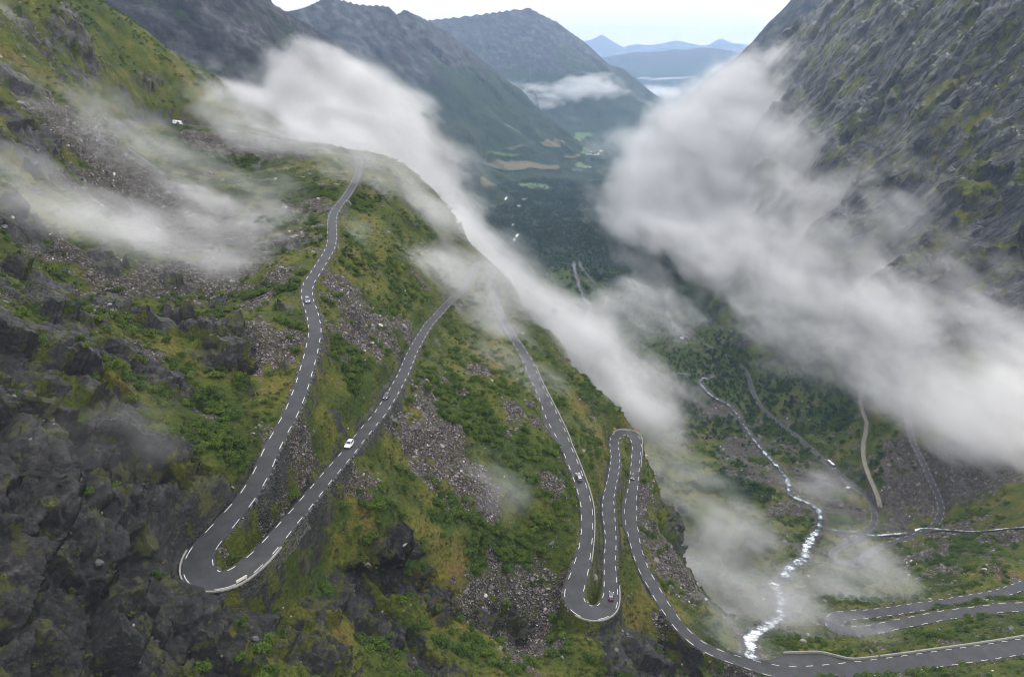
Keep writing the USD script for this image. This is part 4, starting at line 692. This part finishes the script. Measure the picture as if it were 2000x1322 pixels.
obj('reflector', box(1.26, 1.5, -.05, .05, .55, .8), paint, BR)

# ------------------------------------------------------------------ stones and plants
def leaf_mat(name, ramp, trans=.3):
    return look(name, {'oi': ('object_info', {}), 'g': ('geometry', {}), 'a': ('math', {'math_type': 'multiply_add', 'value2': .55}), 'b': ('math', {'math_type': 'multiply', 'value2': .45}), 'r': ('rgb_ramp', {'ramp': ramp}),
        'd': ('principled_bsdf', {'roughness': .75, 'specular_ior_level': .25}), 't': ('translucent_bsdf', {}), 'm': ('mix_closure', {'fac': trans})},
        [('oi.random', 'a.value1'), ('g.random_per_island', 'b.value1'), ('b.value', 'a.value3'), ('a.value', 'r.fac'), ('r.color', 'd.base_color'), ('r.color', 't.color'), ('d.BSDF', 'm.closure1'), ('t.BSDF', 'm.closure2')], 'm.closure')
leaf = leaf_mat('birch_leaves', [(0, (.036, .064, .008)), (.35, (.066, .105, .012)), (.7, (.11, .145, .018)), (.9, (.155, .165, .026)), (1, (.18, .135, .035))])
heath = leaf_mat('heath_leaves', [(0, (.03, .036, .008)), (.3, (.05, .062, .012)), (.55, (.085, .088, .018)), (.8, (.115, .092, .022)), (1, (.09, .05, .025))], .2)
wood_leaf = leaf_mat('woodland_leaves', [(0, (.022, .046, .016)), (.55, (.036, .066, .02)), (.85, (.055, .085, .024)), (1, (.09, .10, .03))], .25)
rock_m = look('boulder_stone', {'oi': ('object_info', {}), 'g': ('geometry', {}), 'r': ('rgb_ramp', {'ramp': [(0, (.032, .027, .025)), (.5, (.092, .077, .071)), (.85, (.15, .13, .12)), (.95, (.24, .225, .21)), (1, (.5, .48, .46))]}), 'n': ('noise_texture', {'scale': 2.2, 'detail': 6, 'roughness': .7}), 'n2': ('rgb_ramp', {'ramp': [(.3, (.5, .5, .5)), (.7, (1.4, 1.4, 1.4))]}), 'x': ('mix_color', {'blend_type': 'multiply', 'fac': 1.0, 'use_clamp': False}),
    'ln': ('noise_texture', {'scale': .9, 'detail': 5}), 'lr': ('rgb_ramp', {'ramp': [(.56, (0, 0, 0)), (.66, (.55, .55, .55))]}), 'l': ('mix_color', {'b': (.10, .095, .03)}), 'p': ('principled_bsdf', {'roughness': .6})},
    [('oi.random', 'r.fac'), ('g.position', 'n.vector'), ('n.fac', 'n2.fac'), ('r.color', 'x.a'), ('n2.color', 'x.b'), ('g.position', 'ln.vector'), ('ln.fac', 'lr.fac'), ('x.result', 'l.a'), ('lr.color', 'l.fac'), ('l.result', 'p.base_color')], 'p.BSDF')
boulder_m = look('dark_boulder', {'g': ('geometry', {}), 'oi': ('object_info', {}), 'r': ('rgb_ramp', {'ramp': [(0, (.03, .029, .028)), (.7, (.075, .07, .067)), (1, (.13, .125, .12))]}), 'n': ('noise_texture', {'scale': 1.6, 'detail': 7, 'roughness': .72}), 'n2': ('rgb_ramp', {'ramp': [(.3, (.4, .4, .4)), (.5, (1, 1, 1)), (.7, (1.7, 1.7, 1.65))]}), 'x': ('mix_color', {'blend_type': 'multiply', 'fac': 1.0, 'use_clamp': False}), 'bump': ('bump', {'strength': .7, 'distance': .3}), 'p': ('principled_bsdf', {'roughness': .6})},
    [('oi.random', 'r.fac'), ('g.position', 'n.vector'), ('n.fac', 'n2.fac'), ('r.color', 'x.a'), ('n2.color', 'x.b'), ('x.result', 'p.base_color'), ('n.fac', 'bump.height'), ('bump.normal', 'p.normal')], 'p.BSDF')
bark = plain('birch_bark', (.22, .2, .18), .8)
def clump(n, rx, rz, size, seed, lobes=4):
    """Leaf sprays spread through a lumpy, open crown."""
    g = np.random.default_rng(seed); cs = np.c_[g.uniform(-.55, .55, (lobes, 2)) * rx, g.uniform(.35, .85, lobes) * rz]; rs = g.uniform(.4, .7, lobes) * rx
    k = g.integers(0, lobes, n); d = g.normal(size=(n, 3)); d /= np.linalg.norm(d, axis=1, keepdims=True); d[:, 2] = np.abs(d[:, 2]) * .9 - .15
    c = cs[k] + d * (rs[k] * g.uniform(.55, 1.0, n) ** .5)[:, None] * [1, 1, .8 * rz / rx]; c[:, 2] = np.maximum(c[:, 2], .05)
    nrm = d + g.normal(size=(n, 3)) * .55 + [0, 0, .5]; nrm /= np.linalg.norm(nrm, axis=1, keepdims=True)
    a = np.cross(nrm, g.normal(size=(n, 3))); a /= np.linalg.norm(a, axis=1, keepdims=True); b = np.cross(nrm, a); s = size * g.uniform(.6, 1.3, n)[:, None]
    v = np.stack([c - a * s, c - b * s * .55, c + a * s, c + b * s * .55], 1).reshape(-1, 3); f = np.arange(4 * n).reshape(-1, 4)
    return v, f
def rock_shape(seed, sub=2, flat=.7):
    g = np.random.default_rng(seed); m = trimesh.creation.icosphere(sub, 1.0); v = np.array(m.vertices)
    for _ in range(11):
        d = g.normal(size=3); d /= np.linalg.norm(d); h = g.uniform(.45, .85); p = v @ d; v = v - np.maximum(p - h, 0)[:, None] * d
    v *= g.uniform(.75, 1.2, 3) * [1, 1, flat]; return v, np.array(m.faces)
rng = np.random.default_rng(77)
Xv, Yv, Zv = X2.ravel(), Y2.ravel(), Z2.ravel()
AREA = ((np.gradient(RR) * RR)[:, None] * (half[:, None] * 2 / (NC - 1)) * np.ones(NC)[None] / np.clip(VN[:, 2].reshape(X.shape), .35, 1)).ravel()
inview = (np.abs(ang) < (half[:, None] - .03)).ravel() & (np.repeat(RR, NC) > 88)
clear = ((edge > 1.6) & (bank > np.where(RR[:, None] > 950, 1.6, 3.4))).ravel()
def sow(density, seed, most=None):
    g = np.random.default_rng(seed); lam = np.where(inview & clear, AREA * density.ravel(), 0); n = g.poisson(lam); idx = np.repeat(np.arange(len(n)), n)
    if most and len(idx) > most: idx = g.permutation(idx)[:most]
    j = g.uniform(-.5, .5, (len(idx), 2)) * np.sqrt(AREA[idx])[:, None] * .5
    return np.stack([Xv[idx] + j[:, 0], Yv[idx] + j[:, 1], Zv[idx]], 1), idx
def instancer(name, protos, P, which, scale, quat_z, tilt=None, label=None, category=None):
    pi = UsdGeom.PointInstancer.Define(stage, numbered('/World/' + name)); root = str(pi.GetPath()); paths = []
    for k, (m, mat) in enumerate(protos):
        paths.append(usdkit.mesh(stage, f'{root}/{name}_shape_{k:03d}', m, mat).GetPath())
    pi.CreatePrototypesRel().SetTargets(paths); pi.CreateProtoIndicesAttr(Vt.IntArray.FromNumpy(which.astype(np.int32)))
    pi.CreatePositionsAttr(Vt.Vec3fArray.FromNumpy(P.astype(np.float32))); pi.CreateScalesAttr(Vt.Vec3fArray.FromNumpy(scale.astype(np.float32)))
    if tilt is None: q = np.c_[np.zeros((len(P), 2)), np.sin(quat_z / 2), np.cos(quat_z / 2)]
    else: q = Rot.from_euler('zxy', np.c_[quat_z, tilt]).as_quat()
    pi.CreateOrientationsAttr(Vt.QuathArray([Gf.Quath(float(a[3]), float(a[0]), float(a[1]), float(a[2])) for a in q]))
    return tag(pi, label, category, kind='stuff')
from scipy.spatial.transform import Rotation as Rot
nearw = (WHICH == 0)
rkv = smoothstep(.42, .58, rock); scv = smoothstep(.4, .6, scree)
steep = smoothstep(2.2, 1.2, np.hypot(VN[:, 0], VN[:, 1]).reshape(X.shape) / np.clip(VN[:, 2].reshape(X.shape), .05, 1))
patch = smoothstep(.46, .60, fbm(X, Y, Z, 19, 3, 501)); patch2 = fbm(X, Y, Z, 8, 2, 511)
# birch scrub: what stands largest singly, the rest together
dens = nearw * (1 - .85 * rkv) * (1 - .85 * scv) * steep * (smoothstep(.25, .7, lush) * .26 + patch * .12 + .006) * (RR[:, None] < 760) * smoothstep(.3, .55, patch2)
P, idx = sow(dens, 5); P[:, 2] -= .1; d = np.linalg.norm(P - [0, 0, CAMZ], axis=1); o = np.argsort(d); P, idx, d = P[o], idx[o], d[o]
sc = rng.uniform(.5, 1.3, len(P)) * np.where(P[:, 2] > 640, .75, 1.0); print('scrub', len(P))
shrubs = [clump(300, 1.5, 1.5, .26, 900 + k, 7) for k in range(4)]
def project(P):
    q = P - [0, 0, CAMZ]; f = q[:, 1] * CP - q[:, 2] * SP; return np.stack([1000 + FPX * q[:, 0] / f, 661 - FPX * (q[:, 1] * SP + q[:, 2] * CP) / f], 1)
uv = project(P); see = np.nonzero((uv[:, 0] > 2) & (uv[:, 0] < 1998) & (uv[:, 1] > 2) & (uv[:, 1] < 1320))[0]
see = see[np.argsort(-(sc[see] / d[see]))]
UpQ = ROADS['upper'][0]
marks = [along('upper', *q) for q in ((699,335),(388,1122),(940,512),(1150,1197),(1222,845),(1468,1298))]
ARMS = ['highest road', 'first road arm', 'second road arm', 'third road arm', 'fourth road arm', 'fifth road arm', 'bridge road']
rt = {k: cKDTree(ROADS[k][0]) for k in ('upper', 'middle', 'lower')}
def where(p):
    """By the nearest piece of road: which, how far along it, on which side, how near."""
    k = min(rt, key=lambda q: rt[q].query(p)[0]); d, i = rt[k].query(p); Q = ROADS[k][0]
    if k == 'upper':
        a = int(np.searchsorted(marks, i)); b = [0] + marks + [len(Q)]; f = (i - b[a]) / max(1, b[a + 1] - b[a]); arm = ARMS[a]
    else:
        f = i / len(Q); arm = 'right edge hairpin' if k == 'middle' else 'lower valley road'
    part = ('top end', 'upper third', 'upper middle', 'lower middle', 'lower third', 'bottom end')[min(5, int(f * 6))]
    e = project(p[None])[0] - project(Q[i][None])[0]; side = ('left' if e[0] < 0 else 'right') if abs(e[0]) > abs(e[1]) * .7 else ('far' if e[1] < 0 else 'near')
    near_ = 'beside' if d < 9 else 'near' if d < 22 else 'off' if d < 50 else 'far from'
    return f'{near_} the {part} of the {arm}, {side} side'
def size_word(x): return 'large' if x > 1.2 else 'broad' if x > 1.08 else 'bushy' if x > .95 else 'low' if x > .8 else 'small'
cand, said = [], {}
for i in see[:2500]:                            # leave out what another part of the ground hides
    if np.linalg.norm(hit(*uv[i]) - P[i]) < 7:
        key = (size_word(sc[i]), where(P[i])); said[key] = said.get(key, 0) + 1
        if said[key] < 4: cand.append(i)
    if len(cand) == 240: break
for k in range(4):
    stage.CreateClassPrim(f'/World/birch_shape_{k}')
    usdkit.mesh(stage, f'/World/birch_shape_{k}/foliage', shrubs[k], leaf)
    st = joined([bar((0, 0, -.4), (.25 * math.cos(a_), .25 * math.sin(a_), .9), .04, 5) for a_ in (k, k + 2.1, k + 4.2)]); usdkit.mesh(stage, f'/World/birch_shape_{k}/stem', st, bark)
def copy_of(cls, name, p, rz, s, label, category, group, tilt=(0, 0)):
    x = UsdGeom.Xform.Define(stage, numbered('/World/' + name)); x.AddTranslateOp().Set(Gf.Vec3d(*map(float, p))); x.AddRotateXYZOp().Set(Gf.Vec3f(float(tilt[0]), float(tilt[1]), float(rz))); x.AddScaleOp().Set(Gf.Vec3f(*map(float, s)))
    x.GetPrim().GetReferences().AddInternalReference(cls); x.GetPrim().SetInstanceable(True)
    return tag(x, label, category, group)
for n, i in enumerate(cand):
    w_ = where(P[i]); s = sc[i]; tone = size_word(s)
    copy_of(f'/World/birch_shape_{n % 4}', 'birch_shrub', P[i], rng.uniform(0, 360), (s, s, s * rng.uniform(.8, 1.2)), tone + ' birch shrub ' + w_, 'shrub', 'birch shrubs ' + w_)
m = np.ones(len(P), bool); m[cand] = False; P, sc = P[m], sc[m]; n = len(P)
instancer('birch_scrub', [(s, leaf) for s in shrubs], P, rng.integers(0, 4, n), sc[:, None] * rng.uniform(.85, 1.15, (n, 3)), rng.uniform(0, 6.28, n))
# woods of the valley floor and the far bank
dens = ((nearw & (RR[:, None] >= 560)) | (WHICH == 1)) * (1 - rkv) * (1 - .9 * scv) * (RR[:, None] < 3600) * (Z < 500) * smoothstep(.2, .6, lush + (patch2 - .5)) * np.where(RR[:, None] < 1500, .03, .016) * (.35 + .65 * smoothstep(.34, .46, fbm(X, Y, Z, 130, 3, 541)))
P, idx = sow(dens, 6, 60000); n = len(P); print('woods', n)
woods = [clump(90, 2.1, 4.2, .75, 930 + k, 4) for k in range(3)]
instancer('woodland', [(s, wood_leaf) for s in woods], P - [0, 0, .3], rng.integers(0, 3, n), np.exp(rng.normal(-.1, .28, n))[:, None] * np.ones(3) * (1 + .4 * (np.linalg.norm(P, axis=1) > 1500))[:, None], rng.uniform(0, 6.28, n))
# heath and turf tufts
dens = nearw * (1 - .8 * rkv) * (1 - .6 * scv) * (RR[:, None] < 520) * (.16 + .25 * patch2) * smoothstep(.35, .6, fbm(X, Y, Z, 3.5, 2, 521)) * np.clip(220 / RR[:, None], .3, 1.3)
P, idx = sow(dens, 7, 90000); n = len(P); print('heath', n)
instancer('heath', [(clump(34, .62, .45, .17, 960 + k, 4), heath) for k in range(4)], P - [0, 0, .04], rng.integers(0, 4, n), rng.uniform(.5, 1.5, n)[:, None] * rng.uniform(.8, 1.2, (n, 3)), rng.uniform(0, 6.28, n))
# stones
shapes = [rock_shape(700 + k, 1) for k in range(5)]
grain = smoothstep(.35, .65, fbm(X, Y, Z, 6, 2, 531))
dens = (nearw | (WHICH == 2)) * (scv * .8 * np.clip(260 / RR[:, None], .06, 1.2) * (RR[:, None] < 1000) + (.022 + .05 * grain) * (1 - .3 * rkv) * (RR[:, None] < 560)) * (.35 + .9 * grain) * (WHICH != 2)
P, idx = sow(dens, 8, 110000); n = len(P); print('stones', n)
sz = np.clip(np.exp(rng.normal(-1.5, .55, n)), .10, 1.2) * np.clip(np.linalg.norm(P - [0, 0, CAMZ], axis=1) / 260, .8, 1.8)
instancer('scree_stones', [(s, rock_m) for s in shapes], P - [0, 0, .05], rng.integers(0, 5, n), sz[:, None] * rng.uniform(.7, 1.3, (n, 3)), rng.uniform(0, 6.28, n), rng.uniform(-.6, .6, (n, 2)))
dens = nearw * (.00035 + .0040 * scv + .0012 * rkv) * (RR[:, None] < 560)
P, idx = sow(dens, 9); uv = project(P); d = np.linalg.norm(P - [0, 0, CAMZ], axis=1); sz = rng.uniform(.7, 2.0, len(P))
order = np.argsort(-sz / d); big = []
for i in order:
    if 4 < uv[i, 0] < 1996 and 4 < uv[i, 1] < 1318 and np.linalg.norm(hit(*uv[i]) - P[i]) < 6: big.append(i)
    if len(big) == 150: break
for k in range(5): stage.CreateClassPrim(f'/World/boulder_shape_{k}'); usdkit.mesh(stage, f'/World/boulder_shape_{k}/stone', rock_shape(740 + k, 2, .75), boulder_m)
for n, i in enumerate(big):
    w_ = where(P[i]); s = sz[i] * .8; tone = 'big' if sz[i] > 1.7 else 'small' if sz[i] < 1.2 else 'angular'
    copy_of(f'/World/boulder_shape_{n % 5}', 'boulder', P[i] + [0, 0, s * .15], rng.uniform(0, 360), s * rng.uniform(.8, 1.2, 3), tone + ' grey boulder ' + w_, 'boulder', 'boulders ' + w_, rng.uniform(-20, 20, 2))
print('boulders', len(big))

# ------------------------------------------------------------------ air: haze, cloud banks and drifting mist
from scipy.spatial.transform import Rotation
def cloud(name, label, puffs, sigma, grain=60.0, gain=2.4, bias=.0, warp=2.2, stretch=(1, 1, 1), turn=(0, 0), seed=0.0, category='cloud', g=.0):
    """puffs: sight line, distance, half length and half height across the view (in thousandths of the distance), slant, half depth in metres, strength"""
    N = {'pos': ('geometry', {}), 'nm': ('mapping', {'mapping_type': 'texture', 'location': (seed * 131.7, seed * 71.3, seed * 33.1), 'rotation': (0, turn[1], turn[0]), 'scale': tuple(grain * q for q in stretch)}),
         'wn': ('noise_texture', {'scale': .45, 'detail': 3, 'roughness': .6}), 'w0': ('vector_math', {'math_type': 'subtract', 'vector2': (.5, .5, .5)}), 'w1': ('vector_math', {'math_type': 'scale', 'scale': warp * grain}), 'wp': ('vector_math', {'math_type': 'add'}),
         'n': ('noise_texture', {'scale': 1.0, 'detail': 5, 'roughness': .64, 'distortion': .0}), 'k': ('math', {'math_type': 'multiply_add', 'value2': gain, 'value3': -.5 * gain - bias + .02}),
         'edge': ('math', {'math_type': 'multiply', 'value2': 5.0, 'use_clamp': True}), 'adc': ('math', {'math_type': 'multiply', 'value2': 1.0, 'use_clamp': True}), 'v': ('principled_volume', {'color': (1.0, 1.0, 1.0), 'anisotropy': g}), 'add': ('math', {'math_type': 'add'}), 'cl': ('math', {'math_type': 'multiply', 'use_clamp': True}), 'sg': ('math', {'math_type': 'multiply', 'value2': sigma})}
    L = [('pos.position', 'nm.vector'), ('nm.vector', 'n.vector'), ('n.fac', 'k.value1'), ('nm.vector', 'wn.vector'), ('wn.color', 'w0.vector1'), ('w0.vector', 'w1.vector1'), ('pos.position', 'wp.vector1'), ('w1.vector', 'wp.vector2')]
    last, parts = None, []
    for i, (u, v, dist, ru, rv, ang_, dep, w) in enumerate(puffs):
        d = ray(u, v); d /= np.linalg.norm(d); c = np.array([0, 0, CAMZ]) + d * dist
        right = np.array([d[1], -d[0], 0]); right /= np.linalg.norm(right); up = np.cross(right, d)
        a = math.radians(ang_); e1 = math.cos(a) * right - math.sin(a) * up; e2 = np.cross(d, e1) * -1
        R = np.stack([e1, e2, d], 1)
        if np.linalg.det(R) < 0: R[:, 1] *= -1
        S = np.array([ru * dist / FPX, rv * dist / FPX, dep]) * np.array([2.05, 2.05, 1.35])
        m = trimesh.creation.icosphere(2, 1.04); m.apply_scale(S + .5 * warp * grain); m.vertices = m.vertices @ R.T + c; parts.append(m)
        N[f'm{i}'] = ('mapping', {'mapping_type': 'texture', 'location': tuple(c), 'rotation': tuple(Rotation.from_matrix(R).as_euler('xyz')), 'scale': tuple(S)})
        N[f'l{i}'] = ('vector_math', {'math_type': 'length'}); N[f'f{i}'] = ('map_range', {'range_type': 'smoothstep', 'from_min': 1.0, 'from_max': .05, 'to_min': 0.0, 'to_max': w, 'clamp': True})
        L += [('wp.vector', f'm{i}.vector'), (f'm{i}.vector', f'l{i}.vector1'), (f'l{i}.value', f'f{i}.value')]
        if last is None: last = f'f{i}.result'
        else:
            N[f'x{i}'] = ('math', {'math_type': 'add'}); L += [(last, f'x{i}.value1'), (f'f{i}.result', f'x{i}.value2')]; last = f'x{i}.value'
    N['top'] = ('math', {'math_type': 'minimum', 'value2': 1.1}); L += [(last, 'top.value1')]; last = 'top.value'
    N['half'] = ('math', {'math_type': 'multiply', 'value2': .72}); L += [(last, 'half.value1'), ('k.value', 'add.value1'), ('half.value', 'add.value2'), ('add.value', 'adc.value1'), (last, 'edge.value1'), ('adc.value', 'cl.value1'), ('edge.value', 'cl.value2'), ('cl.value', 'sg.value1'), ('sg.value', 'v.density')]
    mat = look(name + f'_{COUNT.get("/World/" + name, -1) + 1}', N, L, volume='v.volume')
    if len(parts) > 1:
        mesh = trimesh.boolean.union(parts, engine='manifold')
    else: mesh = parts[0]
    return tag(obj(name, mesh, mat), label, category, kind='stuff')
if CLOUDS:
    cloud('cloud_bank', 'long white cloud bank pouring diagonally over the edge of the spur between the road and the valley', [
        (420,195,720,120,26,14,34,.9),(480,212,690,150,40,14,36,.5),(560,262,540,110,30,16,26,.55),(690,322,455,70,34,30,22,.85),(790,372,450,85,34,42,22,.7),(880,435,480,85,30,46,22,.65),(1000,545,430,70,30,46,18,.6),(1120,680,410,70,30,46,18,.55),(1225,785,420,50,34,52,18,.6),(760,330,620,150,90,48,50,.4),(530,203,720,120,26,10,40,.9),(655,215,730,110,52,20,60,1.3),(730,270,700,85,72,50,60,1.3),(690,315,600,85,30,30,30,.8),(830,380,640,105,46,48,50,1.1),(930,475,560,115,38,46,36,1.0),(1045,600,480,125,40,42,30,1.0),(1150,690,450,120,42,42,28,.95),(1255,785,470,80,40,54,28,.85),(1312,880,500,34,80,84,26,.65),(1245,625,620,34,80,85,30,.7)],
        .034, 36, 2.6, .06, 2.6, (1.8, 1, .8), (-.58, .35), 1)
    cloud('cloud_bank', 'large white cloud bank lying against the dark rock wall on the right', [
        (1462,170,2100,55,38,-42,110,1.2),(1410,245,1900,95,60,-32,140,1.25),(1330,340,1750,100,72,0,120,1.25),(1510,315,1600,150,62,10,110,1.2),(1620,350,1350,95,44,22,70,1.0),(1430,425,1500,160,50,14,100,1.15),(1640,450,1150,120,52,26,70,.95),(1265,395,1700,55,26,0,70,.7),(1590,425,1280,120,48,20,70,1.0),(1450,240,1850,110,50,-20,120,.9),(1300,430,1600,90,40,10,80,.8),(1660,395,1200,80,40,20,50,.8),(1540,205,1900,50,22,14,50,.65)],
        .0125, 80, 2.4, .02, 2.4, (1.7, 1, .8), (-1.35, .2), 2)
    cloud('cloud_bank', 'low grey cloud bank sinking over the lower road towards the right edge', [
        (1380,510,1350,120,30,24,60,.85),(1660,530,950,130,44,22,50,.95),(1300,480,1300,110,50,30,50,.32),(1500,660,950,110,34,30,40,.34),(1780,440,980,120,60,30,50,.38),(1920,580,800,120,54,30,44,.40),(1500,500,1200,110,40,20,60,.9),(1600,650,880,140,60,22,60,.5),(1530,565,1050,140,42,24,55,1.0),(1715,635,840,140,50,24,46,1.1),(1880,740,690,130,60,24,42,1.15),(2000,810,590,120,54,16,36,1.15),(1680,725,770,110,30,16,32,.75),(1980,665,700,80,36,20,30,.8),(1830,800,650,100,28,16,28,.85)],
        .025, 50, 2.4, .04, 2.4, (1.7, 1, .8), (-1.2, .25), 3)
    cloud('mist', 'thin mist streaming down the upper left slope below the scree', [
        (60,390,270,120,34,20,16,.75),(270,470,310,150,30,22,16,.75),(460,540,340,110,32,28,14,.75),(10,320,330,60,30,20,16,.55),(260,450,325,170,70,20,26,.31),(480,530,350,110,50,24,22,.34),(400,420,360,90,24,22,16,.5)],
        .027, 20, 2.9, .06, 2.4, (1.6, 1, .8), (.1, .45), 4, category='mist')
    cloud('mist', 'faint mist streak over the scree beneath the motorhome', [
        (130,235,420,90,24,38,18,.6),(300,340,410,120,26,32,18,.65),(500,415,410,130,24,18,18,.65),(600,450,400,80,24,30,16,.55),(430,350,440,150,50,25,28,.30),(170,190,470,120,32,38,24,.28)],
        .022, 22, 2.9, .06, 2.4, (1.6, 1, .8), (.1, .45), 5, category='mist')
    cloud('mist', 'wisp of mist in the top left corner on the grassy ridge', [(70,95,530,110,18,42,22,.6),(0,40,520,34,26,40,22,.7)], .018, 24, 2.9, .10, 2.4, (1.7, 1, .8), (.1, .45), 6, category='mist')
    cloud('mist', 'mist around the hairpin at the tip of the second road arm', [
        (780,520,440,130,36,18,22,.75),(890,580,420,80,40,22,20,.8),(690,470,390,60,28,20,18,.5),(690,345,540,60,26,10,26,.8),(960,620,390,64,36,40,18,.85),(610,330,560,80,30,20,22,.55),(800,560,435,150,64,20,34,.42),(560,260,640,130,40,20,34,.5)],
        .030, 24, 2.9, .05, 2.4, (1.6, 1, .8), (-.3, .35), 7, category='mist')
    cloud('mist', 'thin mist hanging in the hollow left of the first road arm', [(190,800,165,80,40,20,8,.5),(270,880,165,54,32,20,7,.45),(680,600,350,100,20,50,14,.6)], .018, 10, 3.0, .10, 2.2, (1.8, 1, .7), (.1, .45), 8, category='mist')
    cloud('mist', 'small puffs of mist over the green slope between the road arms', [(960,950,270,48,40,30,10,.5),(840,790,315,80,32,30,13,.5),(1000,740,370,80,36,30,15,.65),(1200,765,420,66,36,40,18,.8),(1010,800,350,110,64,30,24,.34),(880,660,400,110,50,30,24,.38)], .026, 16, 3.0, .10, 2.2, (2.0, 1, .7), (-.3, .35), 9, category='mist')
    cloud('mist', 'mist rising from the waterfall gorge beside the lower road', [(1400,1060,480,85,46,-12,24,.85),(1510,1190,385,76,42,10,20,.8),(1690,1150,460,66,60,60,24,.85),(1640,1225,395,110,26,-4,16,.6),(1420,1260,322,90,30,14,12,.65),(1330,1130,405,42,80,60,16,.5),(1600,960,640,50,30,30,24,.36),(1345,970,520,36,60,84,22,.45),(1560,1100,440,110,50,10,26,.34)],
        .031, 24, 2.7, .06, 2.4, (1.7, 1, .8), (-.6, .3), 10, category='mist')
    cloud('cloud', 'small white cloud clinging to the far blue mountain face', [(1120,178,6300,58,13,-14,220,1.2),(1050,192,6200,36,11,10,200,1.0),(1180,180,6300,28,10,0,200,1.0)], .009, 130, 3.2, .12, 2.4, (1.5, 1, .8), (0, 0), 11)
    cloud('cloud', 'tiny flat white cloud at the far end of the valley', [(1292,177,9500,26,7,4,350,1.1),(1300,153,13000,40,1.6,0,400,.55)], .006, 220, 3.0, .12, .8, (1.6, 1, .8), (0, 0), 12)
if HAZE:
    hz = trimesh.creation.box((60000, 30000, 1800)); hz.apply_translation((0, 12500, 780))
    tag(obj('haze', hz, look('haze', {'v': ('principled_volume', {'color': (.47, .66, .95), 'density': HAZE, 'anisotropy': .0})}, [], volume='v.volume')), kind='stuff')
